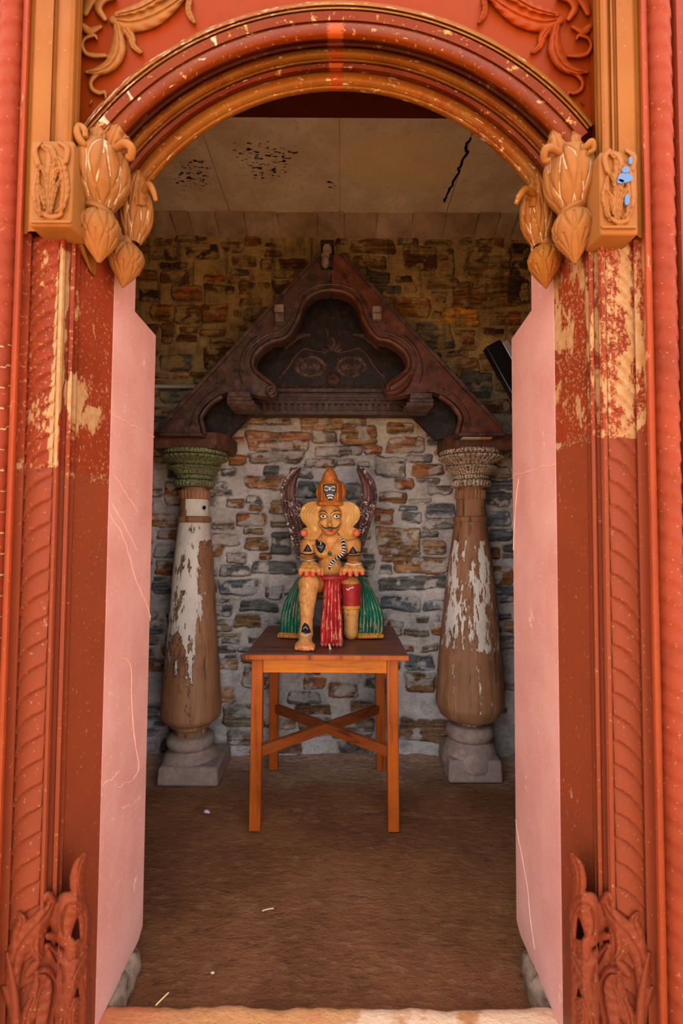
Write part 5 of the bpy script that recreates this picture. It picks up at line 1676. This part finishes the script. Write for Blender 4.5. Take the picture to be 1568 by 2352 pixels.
# raised leg on the viewer's left: thigh, knee, shin, ankle, foot with toes
fig.cap(Sx(735, 1338, 2.42), Sx(709, 1340, 2.265), 23 * KP, 22 * KP, .016)
fig.cap(Sx(709, 1340, 2.262), Sx(706, 1372, 2.262), 22.5 * KP, 18.5 * KP, .014)
fig.cap(Sx(706, 1372, 2.262), Sx(703, 1440, 2.235), 18.5 * KP, 12.5 * KP, .012)
fz = TZ + .012
ank = Sx(702, 1455, 2.225); ank[2] = max(ank[2], TZ + .03)
toe = Sx(700, 1482, 2.155); toe[2] = TZ + .020
fig.cap(Sx(703, 1440, 2.235), ank, 12.5 * KP, 14 * KP, .012)
fig.cap(ank, toe, 15 * KP, 13 * KP, .012)
fig.ell((ank[0], 2.16, TZ + .018), (21 * KP, .045, .020), .012)
for i in range(5):
    fx = (i - 2) * 8.2 * KP
    c = np.array([toe[0] + fx, 2.122 + .006 * abs(i - 2.6), TZ + .011])
    fig.cap(c + np.array([0, .03, .006]), c, .011, .0095, .003)
# kneeling leg on the viewer's right: thigh drops to the knee, shin folded back
kn = Sx(806, 1452, 2.37); kn[2] = TZ + .034
fig.cap(Sx(780, 1338, 2.42), Sx(806, 1344, 2.36), 22 * KP, 20 * KP, .016)
fig.cap(Sx(806, 1344, 2.36), Sx(806, 1400, 2.36), 20 * KP, 17.5 * KP, .012)
fig.cap(Sx(806, 1400, 2.36), kn, 17.5 * KP, 16 * KP, .012)
fig.cap(kn, (kn[0], 2.56, TZ + .030), 15.5 * KP, 13 * KP, .010)
V, Fc = fig.mesh((-.22, 2.08, TZ - .012), (.17, 2.60, 1.40), .0042)
V[:, 2] = np.maximum(V[:, 2], TZ + .0005)


def surf(px, py, d0=2.02, lift=0.):
    """first point of the figure's surface behind a measured position"""
    ds = np.arange(d0, 2.6, .004)
    pts = Wv(np.full_like(ds, px), np.full_like(ds, py), ds)
    v = fig.ev(pts)
    k = np.argmax(v < 0)
    if v[k] >= 0: return None
    a, b = ds[max(k - 1, 0)], ds[k]
    for _ in range(8):
        m_ = (a + b) / 2
        if fig.ev(Wv(px, py, m_)[None])[0] < 0: b = m_
        else: a = m_
    return Wv(px, py, b - lift)


# paint zones of the body
PX, PY = P(V)
col = np.zeros((len(V), 3))
fingers = ((V[:, 1] < 2.238) & (PY > 1304) & (PY < 1326) & (V[:, 2] > .95))
col[fingers, 0] = np.clip((PY[fingers] - 1309) / 7, 0, .95)
toes = (PY > 1474) & (PX < 725) & (V[:, 1] < 2.15)
col[toes, 0] = np.clip((2.15 - V[toes, 1]) / .03, 0, .4)
leg = (PY > 1335) & (PX < 735)
col[leg, 1] = .55
col[(PY > 1395) & (PX > 780), 1] = .45
m = Mat('ochre_painted_wood', .5, .35)
_, R, G, B = m.mask()
n1 = m.noise(14, 6, .65); n2 = m.noise(60, 5, .7); n3 = m.noise(30, 5, .65, vec=m.map((1, 1, .35)))
c = m.mix(m.ramp(n1, .36, .64), L4((210, 154, 80)), L4((192, 126, 60)))
c = m.mix(m.math('MULTIPLY', m.ramp(n3, .52, .64), .65), c, L4((216, 160, 84)))
c = m.mix(m.math('MULTIPLY', G, .6), c, m.mix(m.ramp(n3, .4, .6), L4((188, 132, 76)), L4((212, 168, 110))))
c = m.mix(m.ramp(n2, .57, .64, 0, .75), c, L4((104, 62, 36)))
c = m.mix(m.ramp(m.noise(22, 7, .7, vec=m.map((1, 1, .5))), .53, .62, 0, .55), c, L4((156, 92, 44)))
c = m.mix(m.ramp(m.noise(45, 6, .7, vec=m.map((1, 1, .4), (4, 2, 1))), .58, .62, 0, .6), c, L4((236, 196, 132)))
c = m.mix(R, c, m.mix(m.ramp(n2, .4, .6), L4((226, 112, 82)), L4((208, 92, 68))))
m.bump(m.math('ADD', n2, m.math('MULTIPLY', n3, .6)), .35, .004)
M_skin = m.color(c)
st_ = thing('winged_figure', 'painted wooden figure with a moustache and dark wings, kneeling on one knee on the table', 'statue', (float(W(757, 1460, 2.35).x), 2.35, TZ))
mb = MB(); mb.add(V.tolist(), Fc, col=[tuple(q) for q in col])
body = mb.build('body', M_skin, st_, sharp=None)
recalc(body)
for p in body.data.polygons: p.use_smooth = True

PC = lambda name, c_, rough=.5: Mat(name, rough, .35).color(L4(c_))
M_blk, M_wht, M_lip = PC('black_paint', (34, 32, 40), .4), PC('white_paint', (226, 220, 212)), PC('lip_red', (186, 52, 50), .4)
M_must = PC('moustache_paint', (52, 52, 40)); M_gem = PC('green_gem_paint', (52, 92, 72), .3); M_iris = PC('iris_brown', (44, 26, 20), .3); M_org = PC('orange_line_paint', (214, 120, 48))


def worn(name, base, alt, chip, amt=.0, stretch=(1, 1, .3)):
    m = Mat(name, .5, .35)
    _, R, G, B = m.mask()
    n = m.noise(40, 6, .68, vec=m.map(stretch)); n1 = m.noise(12, 4)
    c = m.mix(m.ramp(n1, .38, .62), L4(base), L4(alt))
    k = m.ramp(m.math('ADD', n, m.math('ADD', m.math('MULTIPLY', R, .16), amt)), .60, .64)
    c = m.mix(k, c, L4(chip))
    m.bump(m.math('ADD', n, m.math('MULTIPLY', k, -.4)), .35, .004)
    return m.color(c)


M_redc = worn('worn_red_cloth_paint', (178, 36, 38), (148, 28, 32), (206, 140, 104), .02)
M_redw = worn('worn_red_wrap_paint', (172, 38, 44), (150, 30, 36), (206, 140, 104), -.08, (1, 1, 1))
M_grn = worn('worn_green_cloth_paint', (14, 112, 82), (24, 84, 70), (142, 134, 96), .03)
M_fr = worn('yellow_fringe_paint', (206, 144, 44), (186, 118, 34), (230, 190, 110))
M_hair = worn('yellow_hair_paint', (210, 158, 82), (190, 134, 62), (228, 192, 126), .0, (1, 1, .6))
M_crown = worn('crown_paint', (190, 112, 40), (166, 88, 30), (222, 166, 84), .0, (1, 1, 1))
M_wing = worn('wing_brown', (74, 44, 38), (98, 64, 56), (164, 132, 122), .0, (1, 1, .25))
M_stud = worn('wing_stud_brown', (104, 76, 76), (66, 46, 44), (190, 172, 170), .05, (1, 1, 1))
M_sal = PC('salmon_curl_paint', (216, 112, 72))


def patch(name, mat, poly, lift=.0025, dome=0., parent=None, rings=4, fine=3):
    """raised painted shape that follows the surface it sits on"""
    q = np.array(smooth_path(list(poly) + [poly[0]], fine))[:-1] if fine > 1 else np.array(poly, float)
    c = q.mean(0); n = len(q); rows = []
    base = surf(c[0], c[1])
    for r in range(rings + 1):
        k = 1 - r / (rings + .35)
        row = []
        for (x, y) in q:
            px, py = c[0] + (x - c[0]) * k, c[1] + (y - c[1]) * k
            s = surf(px, py, lift=(lift + dome * (1 - k * k)) if r else -.002)
            row.append(s if s is not None else base)
        rows.append(row)
    cen = surf(c[0], c[1], lift=lift + dome)
    vs = [p for row in rows for p in row] + [cen]
    fs = [(r * n + i, r * n + (i + 1) % n, (r + 1) * n + (i + 1) % n, (r + 1) * n + i) for r in range(rings) for i in range(n)]
    fs += [(rings * n + i, rings * n + (i + 1) % n, (rings + 1) * n) for i in range(n)]
    mb = MB(); mb.add(vs, fs)
    return recalc(mb.build(name, mat, parent or body, sharp=60))


def line(name, mat, pts, r, parent=None, lift=.001, n=5, taper=True, flat=.6):
    q = smooth_path(pts, n); P3 = []
    for x, y in q:
        s = surf(x, y, lift=lift)
        if s is not None: P3.append(s)
    N = len(P3); mb = MB()
    mb.tube(P3, [r * KP * ((.35 + .65 * math.sin(PI * (i + .5) / N)) if taper else 1) for i in range(N)], 8, flat)
    return mb.build(name, mat, parent or body)


def oval(cx, cy, rx, ry, n=14, rot=0.):
    return [(cx + rx * math.cos(a) * math.cos(rot) - ry * math.sin(a) * math.sin(rot), cy + rx * math.cos(a) * math.sin(rot) + ry * math.sin(a) * math.cos(rot)) for a in [2 * PI * k / n for k in range(n)]]


# face
for s, cx in ((-1, 741.5), (1, 772.5)):
    e = patch('eye', M_wht, [(cx - 8.5, 1186), (cx - 4, 1182.2), (cx + 1, 1181.2), (cx + 6, 1183.5), (cx + 8.5, 1187), (cx + 3, 1190), (cx - 3, 1190.2)], .0022, .002, rings=3)
    patch('iris', M_iris, oval(cx + .5, 1185.6, 3.3, 3.9), .0050, .001, e, 2, 1)
    line('eyelid_line', M_blk, [(cx - 10, 1187), (cx - 5, 1181.6), (cx + 1, 1180.2), (cx + 7, 1183), (cx + 10, 1187.5)], 1.3, lift=.003)
    line('lower_lid_line', M_blk, [(cx - 9, 1187.5), (cx - 2, 1191.4), (cx + 5, 1190.4), (cx + 9, 1188)], 1.0, lift=.0025)
line('eyebrow', M_blk, [(732, 1177), (738, 1173.6), (745, 1174.4), (753, 1181)], 1.6, lift=.002)
line('eyebrow', M_blk, [(759, 1180), (766, 1175), (774, 1173.2), (782, 1175)], 1.6, lift=.002)
line('moustache', M_must, [(736, 1203), (740, 1209), (747, 1213), (755, 1212.5), (762, 1212.5), (770, 1213), (777, 1209), (781, 1202)], 2.9, lift=.002, n=6)
patch('upper_lip', M_lip, [(749, 1216.5), (754, 1214.6), (757.5, 1215.6), (761, 1214.6), (770, 1216), (762, 1218), (754, 1218)], .003, .003, rings=2, fine=2)
patch('lower_lip', M_lip, [(751, 1218), (757, 1218.8), (767, 1217.6), (763, 1221.6), (756, 1222)], .003, .003, rings=2, fine=2)
# chest ornaments
pl = patch('chest_plaque', M_blk, [(724, 1238), (736, 1242), (748, 1249), (747, 1260), (738, 1272), (728, 1264), (724, 1250)], .004, .003)
line('plaque_mark', M_wht, [(731, 1242), (737, 1246), (735, 1252)], 1.1, pl, lift=.009); line('plaque_mark', M_wht, [(728, 1254), (735, 1257), (741, 1256)], .8, pl, lift=.009)
patch('pendant_gem', M_gem, oval(757, 1271, 5.5, 6.5), .004, .004, rings=3, fine=1)
line('collar_line', M_org, [(746, 1238), (751, 1252), (757, 1266)], 1.6, taper=False); line('collar_line', M_org, [(777, 1236), (768, 1252), (758, 1266)], 1.6, taper=False)
line('belly_fold', M_org, [(733, 1290), (744, 1284), (757, 1283), (772, 1284), (784, 1281)], 1.4)
# striped cord over the shoulder
cord = smooth_path([(783, 1230), (787, 1240), (789, 1254), (788, 1266), (783, 1275), (773, 1282), (764, 1290), (758, 1299), (756, 1308)], 4)
cp = [surf(x, y, lift=.004) for x, y in cord]
cp = [q for q in cp if q is not None]
mb = MB()
mb.tube(cp, [.0085 if i < len(cp) - 8 else .0085 - .0007 * (i - len(cp) + 8) for i in range(len(cp))], 10)
for i in range(1, len(cp) - 2, 2):
    d_ = Vector((cp[i + 1] - cp[i - 1]).tolist()).normalized() * .0028
    b0 = len(mb.mi); q = Vector(cp[i].tolist())
    mb.tube([q - d_, q + d_], .0098, 10)
    for k in range(b0, len(mb.mi)): mb.mi[k] = 1
mb.build('striped_cord', [M_blk, M_wht], body)
# arm bands, anklet
for nm, cx, cy in (('arm_ornament', 706, 1259), ('arm_ornament', 810, 1264)):
    patch(nm, M_blk, [(cx - 11, cy + 8), (cx - 5, cy - 3), (cx, cy - 10), (cx + 5, cy - 3), (cx + 11, cy + 8), (cx, cy + 9)], .004, .003, fine=2)
for (x0, x1, y0, mat_) in ((690, 724, 1271, M_blk), (690, 724, 1278, M_org), (691, 724, 1285, M_wht), (793, 829, 1274, M_blk), (795, 829, 1287, M_org), (795, 829, 1294, M_wht)):
    line('arm_band', mat_, [(x0, y0), ((x0 + x1) / 2, y0 + 3), (x1, y0)], 2.2, taper=False)
line('chest_strap', M_blk, [(792, 1277), (801, 1271), (812, 1268), (826, 1269)], 2.0, taper=False)
an = patch('anklet_plaque', M_blk, [(691, 1451), (693, 1440), (699, 1430), (707, 1434), (712, 1445), (714, 1453), (702, 1456)], .005, .004)
line('anklet_mark', M_wht, [(695, 1446), (701, 1440), (707, 1446)], .9, an, lift=.011); line('anklet_band', M_wht, [(689, 1456), (701, 1460), (715, 1455)], 1.3, taper=False, lift=.003)
for i in range(5):
    patch('toenail', M_sal, oval(684 + i * 8.2, 1483, 2.6, 2.2, 8), .002, .001, rings=1, fine=1)

# hair: wavy grooved locks on both sides of the face
O = [(738, 1160), (714, 1158), (698, 1169), (696, 1187), (706, 1201), (713, 1211), (706, 1217), (697, 1220)]
I = [(741, 1172), (738, 1182), (736, 1195), (736, 1207), (734, 1220), (722, 1234), (710, 1234), (700, 1231)]
for s in (-1, 1):
    mb = MB(); N = 8
    for i in range(N):
        t = i / (N - 1)
        pts = [((1 - t) * a[0] + t * b[0], (1 - t) * a[1] + t * b[1]) for a, b in zip(O, I)]
        q = smooth_path(pts, 6)
        if s > 0: q = [(1516 - x, y) for x, y in q]
        P3 = [W(x, y, 2.345 + .02 * abs(t - .4) - .010 * math.sin(PI * k / len(q))) for k, (x, y) in enumerate(q)]
        mb.tube(P3, [(3.5 - .8 * abs(k / len(q) - .5)) * KP for k in range(len(P3))], 8, 1.9)
    c = [(738, 1164), (718, 1164), (704, 1172), (701, 1186), (710, 1200), (717, 1211), (706, 1224), (716, 1231), (730, 1220), (735, 1200)]
    if s > 0: c = [(1516 - x, y) for x, y in c][::-1]
    mb.prism([W(x, y, 2.366) for x, y in c], (0, .03, 0))
    hr = mb.build('hair_lock', M_hair, st_)
    mb = MB(); cx = 698 if s < 0 else 1516 - 698
    mb.ball(W(cx, 1224, 2.335), (9 * KP, .018, 9 * KP), 14, 10)
    for k in range(7):
        a = 2 * PI * k / 7
        mb.ball(W(cx + 5.5 * math.cos(a), 1224 + 5.5 * math.sin(a), 2.326), (3 * KP, .010, 3 * KP), 8, 6)
    mb.build('curl_tip', M_sal, hr)

# tall crown
def crown_lathe(name, prof, mat, cx, d, parent, rf=None, seg=56, sq=1.0, sharp=40):
    mb = MB()
    q = [(r * KP, float(W(cx, py, d).z)) for py, r in prof]
    mb.lathe(q, (float(W(cx, 1120, d).x), d, 0), seg, rf=rf)
    return mb.build(name, mat, parent, sharp=sharp)


cw = crown_lathe('crown', [(1160, 31), (1152, 30), (1150, 28), (1130, 29), (1112, 27), (1104, 22), (1103, 19)], M_crown, 758, 2.37, st_)
crown_lathe('crown_band', [(1163, 31), (1161, 33), (1156, 33), (1153, 31)], M_crown, 758, 2.37, cw, rf=lambda t, v, z: 1 + .03 * math.cos(44 * t), seg=180, sharp=60)
crown_lathe('crown_peak', [tuple(q) for q in smooth_path([(1107, 19), (1102, 18.5), (1095, 17.5), (1084, 12), (1077, 6.5), (1073, 2)], 5)], M_crown, 757, 2.36, cw)
mb = MB()
mb.tube([W(x, y, 2.375) for x, y in ((735, 1152), (731, 1132), (737, 1112), (748, 1103))], [5 * KP, 7 * KP, 6 * KP, 4 * KP], 10)
mb.build('crown_wing', M_crown, cw)
mb = MB()
mb.tube([W(x, y, 2.375) for x, y in ((782, 1152), (788, 1132), (783, 1112), (770, 1103))], [5 * KP, 8 * KP, 7 * KP, 4 * KP], 10)
mb.build('crown_wing', M_crown, cw)
# dark face plaque in the crown
fp = [(742, 1114), (748, 1111.5), (758, 1111), (768, 1111.5), (772, 1115), (771, 1126), (768, 1136), (765, 1147), (758, 1149), (751, 1147), (747, 1136), (743, 1126)]
mb = MB(); mb.prism([W(x, y, 2.300) for x, y in fp[::-1]], (0, .03, 0)); pq = recalc(mb.build('face_plaque', M_blk, cw, bevel=.003))
for pts in ([(745, 1120), (749, 1117), (753, 1120)], [(761, 1120), (766, 1117), (770, 1120)], [(745, 1124), (750, 1127), (754, 1124)], [(761, 1124), (766, 1127), (769, 1124)], [(755, 1118), (757, 1126), (759, 1118)], [(750, 1139), (758, 1136.5), (766, 1139)], [(752, 1145), (758, 1142.5), (764, 1145)]):
    mb = MB(); mb.tube([W(x, y, 2.2985) for x, y in smooth_path(pts, 4)], 1.0 * KP * (1.7 if pts[0][1] > 1130 else 1), 6); mb.build('plaque_line', M_wht, pq)
for x in (739, 775):
    mb = MB(); mb.tube([W(x, 1112, 2.312), W(x, 1150, 2.312)], 2.3 * KP, 8); mb.build('niche_post', M_crown, cw)

# wings
WO = [(689, 1073), (678, 1079), (664, 1093), (653, 1110), (648, 1136), (651, 1162), (658, 1188), (666, 1214), (675, 1244), (688, 1282)]
WI = [(691, 1078), (686, 1090), (681, 1106), (679, 1124), (681, 1140), (690, 1154), (700, 1176), (706, 1205), (712, 1240), (716, 1275)]
wo, wi = smooth_path(WO, 5), smooth_path(WI, 5)
for s in (-1, 1):
    fx = (lambda x: x) if s < 0 else (lambda x: 1509 - x)
    n_ = len(wo); m_ = 15
    Vf = np.zeros((n_, m_, 3)); Vb = np.zeros((n_, m_, 3))
    for i in range(n_):
        for j in range(m_):
            t = j / (m_ - 1)
            x, y = wo[i] * (1 - t) + wi[i] * t
            ridge = .008 * (.5 + .5 * math.cos(t * 2 * PI * 2.5)) if 0 < j < m_ - 1 else 0
            dd = 2.455 - .02 * math.sin(PI * t) - ridge + .03 * (1 - i / n_) - .0
            Vf[i, j] = Wv(fx(x), y, dd); Vb[i, j] = Vf[i, j] + np.array([0, .016 + .02 * math.sin(PI * t), 0])
    mb = MB(); mb.grid(Vf); mb.grid(Vb, flip=True)
    rim = [(i, 0) for i in range(n_)] + [(n_ - 1, j) for j in range(1, m_)] + [(i, m_ - 1) for i in range(n_ - 2, -1, -1)] + [(0, j) for j in range(m_ - 2, 0, -1)]
    vs = [Vf[a] for a in rim] + [Vb[a] for a in rim]; L_ = len(rim)
    mb.add(vs, [(k, (k + 1) % L_, (k + 1) % L_ + L_, k + L_) for k in range(L_)])
    wg = recalc(mb.build('wing', M_wing, st_, sharp=60))
    mb = MB()
    for i in range(2, n_ - 1):
        p = Wv(fx(wo[i][0] - 1), wo[i][1], 2.45 + .03 * (1 - i / n_))
        mb.ball(p, .0092, 8, 6)
        p = Wv(fx(wo[i][0] + 4), wo[i][1] + 3, 2.444 + .03 * (1 - i / n_)); mb.ball(p, .006, 7, 5)
    for i in range(int(n_ * .52), n_):
        for t in np.linspace(.16, .84, 5):
            x, y = wo[i] * (1 - t) + wi[i] * t
            mb.ball(Wv(fx(x + random.uniform(-2, 2)), y, 2.428 + .03 * (1 - i / n_)), .0072 if random.random() < .7 else .0055, 7, 5)
    for i in range(int(n_ * .33), int(n_ * .55)):
        x, y = wi[i]; mb.ball(Wv(fx(x - 2), y, 2.44 + .03 * (1 - i / n_)), .0058, 7, 5)
    so_ = mb.build('feather_scales', M_stud, wg)
    so_['kind'] = 'stuff'


# clothes: fluted cloth panels
def cloth(name, mat, left, right, dtop, dbot, thick, folds, parent, amp=.008, n=28, bulge=.02):
    a, b = smooth_path(left, 6), smooth_path(right, 6)
    la = np.linspace(0, 1, n); m_ = folds * 8 + 1
    qa = np.array([a[int(round(t * (len(a) - 1)))] for t in la]); qb = np.array([b[int(round(t * (len(b) - 1)))] for t in la])
    Vf = np.zeros((n, m_, 3)); Vb = np.zeros((n, m_, 3)); C = np.zeros((n, m_, 3))
    for i in range(n):
        v = i / (n - 1); dd = dtop + (dbot - dtop) * v
        for j in range(m_):
            t = j / (m_ - 1)
            x, y = qa[i] * (1 - t) + qb[i] * t
            w = abs(math.sin(PI * t * folds + .5 * mnoise.noise(Vector((t * 3, v * 2, folds)))))
            d = dd - bulge * math.sin(PI * t) ** .7 - amp * w * (.35 + .65 * v)
            Vf[i, j] = Wv(x, y, d); C[i, j, 0] = (1 - w) * .0 + (.8 if w > .93 else 0)
            Vb[i, j] = Wv(x, y, dd + thick)
            if Vf[i, j, 2] < TZ + .001: Vf[i, j, 2] = TZ + .001
            if Vb[i, j, 2] < TZ + .001: Vb[i, j, 2] = TZ + .001
    mb = MB(); mb.grid(Vf, cols=C); mb.grid(Vb, flip=True)
    rim = [(i, 0) for i in range(n)] + [(n - 1, j) for j in range(1, m_)] + [(i, m_ - 1) for i in range(n - 2, -1, -1)] + [(0, j) for j in range(m_ - 2, 0, -1)]
    vs = [Vf[q] for q in rim] + [Vb[q] for q in rim]; L_ = len(rim)
    mb.add(vs, [(k, (k + 1) % L_, (k + 1) % L_ + L_, k + L_) for k in range(L_)])
    return recalc(mb.build(name, mat, parent, sharp=60)), Vf


sash, _ = cloth('front_sash', M_redc, [(744, 1328), (743, 1360), (740, 1395), (736, 1430), (735, 1460), (735, 1478)], [(784, 1326), (782, 1350), (783, 1385), (786, 1420), (787, 1455), (787, 1476)], 2.335, 2.215, .03, 5, st_, .010)
mb = MB(); e0, e1 = Wv(736, 1481, 2.205), Wv(786, 1480, 2.205)
for k in range(6):
    p = e0 + (e1 - e0) * (k + .5) / 6
    mb.ball((p[0], p[1] + .006, max(p[2], TZ + .014)), (.0098, .016, .0125), 10, 8)
mb.build('sash_hem', worn('sash_hem_paint', (186, 92, 72), (166, 66, 56), (214, 160, 120), .02, (1, 1, 1)), sash)
mb = MB(); mb.tube([W(x, y, d) for x, y, d in ((722, 1329, 2.34), (740, 1327, 2.318), (757, 1328, 2.312), (776, 1327, 2.318), (796, 1326, 2.34))], [.011, .013, .013, .013, .011], 10)
mb.build('waist_sash', M_redw, st_)
gl, vl = cloth('side_skirt', M_grn, [(684, 1326), (668, 1352), (654, 1382), (646, 1410), (643, 1436), (642, 1462)], [(694, 1326), (694, 1360), (692, 1395), (691, 1430), (690, 1464)], 2.47, 2.395, .05, 6, st_, .010)
gr, vr = cloth('side_skirt', M_grn, [(824, 1324), (826, 1360), (824, 1395), (822, 1430), (821, 1464)], [(833, 1324), (852, 1350), (870, 1384), (880, 1412), (882, 1438), (878, 1463)], 2.47, 2.395, .05, 7, st_, .010)
for g, v in ((gl, vl), (gr, vr)):
    mb = MB(); row = v[-1]
    for k in range(0, len(row), 6):
        p = row[k]; mb.ball((p[0], p[1] - .004, max(TZ + .011, p[2] + .004)), (.0125, .012, .0105), 9, 7)
    mb.tube([(p[0], p[1] - .002, max(TZ + .018, p[2] + .012)) for p in row[::3]], .008, 8)
    mb.build('yellow_fringe', M_fr, g)
# red wrap over the kneeling thigh and its yellow hem
z0, z1 = Sx(806, 1392, 2.36), Sx(806, 1340, 2.36)
mb = MB(); q = [(20.2 * KP, z0[2]), (21.2 * KP, z0[2] + .02), (22.2 * KP, (z0[2] + z1[2]) / 2), (23.6 * KP, z1[2] - .02), (24 * KP, z1[2])]
mb.lathe([tuple(x) for x in smooth_path(q, 3)], (float(z0[0]), 2.36, 0), 40, rf=lambda t, v, z: 1 + .025 * math.sin(t * 2 + z * 160))
wr_ = mb.build('thigh_wrap', M_redw, st_)
mb = MB(); mb.lathe([(19.5 * KP, z0[2] - .012), (21.2 * KP, z0[2] - .010), (21.6 * KP, z0[2] - .003), (21 * KP, z0[2] + .004), (19.5 * KP, z0[2] + .005)], (float(z0[0]), 2.36, 0), 40); mb.build('wrap_hem', M_fr, wr_)
mb = MB(); pts = [Wv(x, y, 2.3125) for x, y in smooth_path([(795, 1352), (799, 1355), (804, 1351), (812, 1349)], 4)]
mb.tube(pts, 1.3 * KP, 6); mb.build('pale_swirl', M_wht, wr_)
# ================================================================ CAMERA AND LIGHT
cam = bpy.data.cameras.new('camera'); co = bpy.data.objects.new('camera', cam); COL.objects.link(co)
cam.sensor_fit = 'VERTICAL'; cam.sensor_height = 36.0; cam.lens = F * 36.0 / 2352.0
Mx = Matrix(((_r[0], _u[0], -_f[0], 0), (_r[1], _u[1], -_f[1], 0), (_r[2], _u[2], -_f[2], EYE), (0, 0, 0, 1)))
co.matrix_world = Mx
cam.clip_start = .05
cam.dof.use_dof = True; cam.dof.focus_distance = 2.35; cam.dof.aperture_fstop = 4.5
scene.camera = co

w = bpy.data.worlds.new('open_sky'); scene.world = w; w.use_nodes = True
nt = w.node_tree; nt.nodes.clear()
out = nt.nodes.new('ShaderNodeOutputWorld'); bg = nt.nodes.new('ShaderNodeBackground')
bg.inputs[0].default_value = (.97, .98, 1.0, 1); bg.inputs[1].default_value = 1.5
nt.links.new(bg.outputs[0], out.inputs[0])

# high sun behind the building: the facade is in shade, the courtyard in front is lit and throws light back in
sl = bpy.data.lights.new('sun', 'SUN'); so = bpy.data.objects.new('sun', sl); COL.objects.link(so)
sl.energy = 10.0; sl.angle = math.radians(1.0); sl.color = (1.0, .93, .82)
so.rotation_euler = Vector((.10, -.55, -1.0)).to_track_quat('-Z', 'Y').to_euler()
so.location = (0, 4, 6)

vs = scene.view_settings
scene.display_settings.display_device = 'sRGB'
vs.view_transform = 'Standard'; vs.look = 'None'; vs.gamma = 1.0; vs.use_curve_mapping = False
vs.exposure = 1.1
try:
    scene.cycles.max_bounces = 10; scene.cycles.diffuse_bounces = 6
    scene.cycles.use_denoising = True
except Exception:
    pass
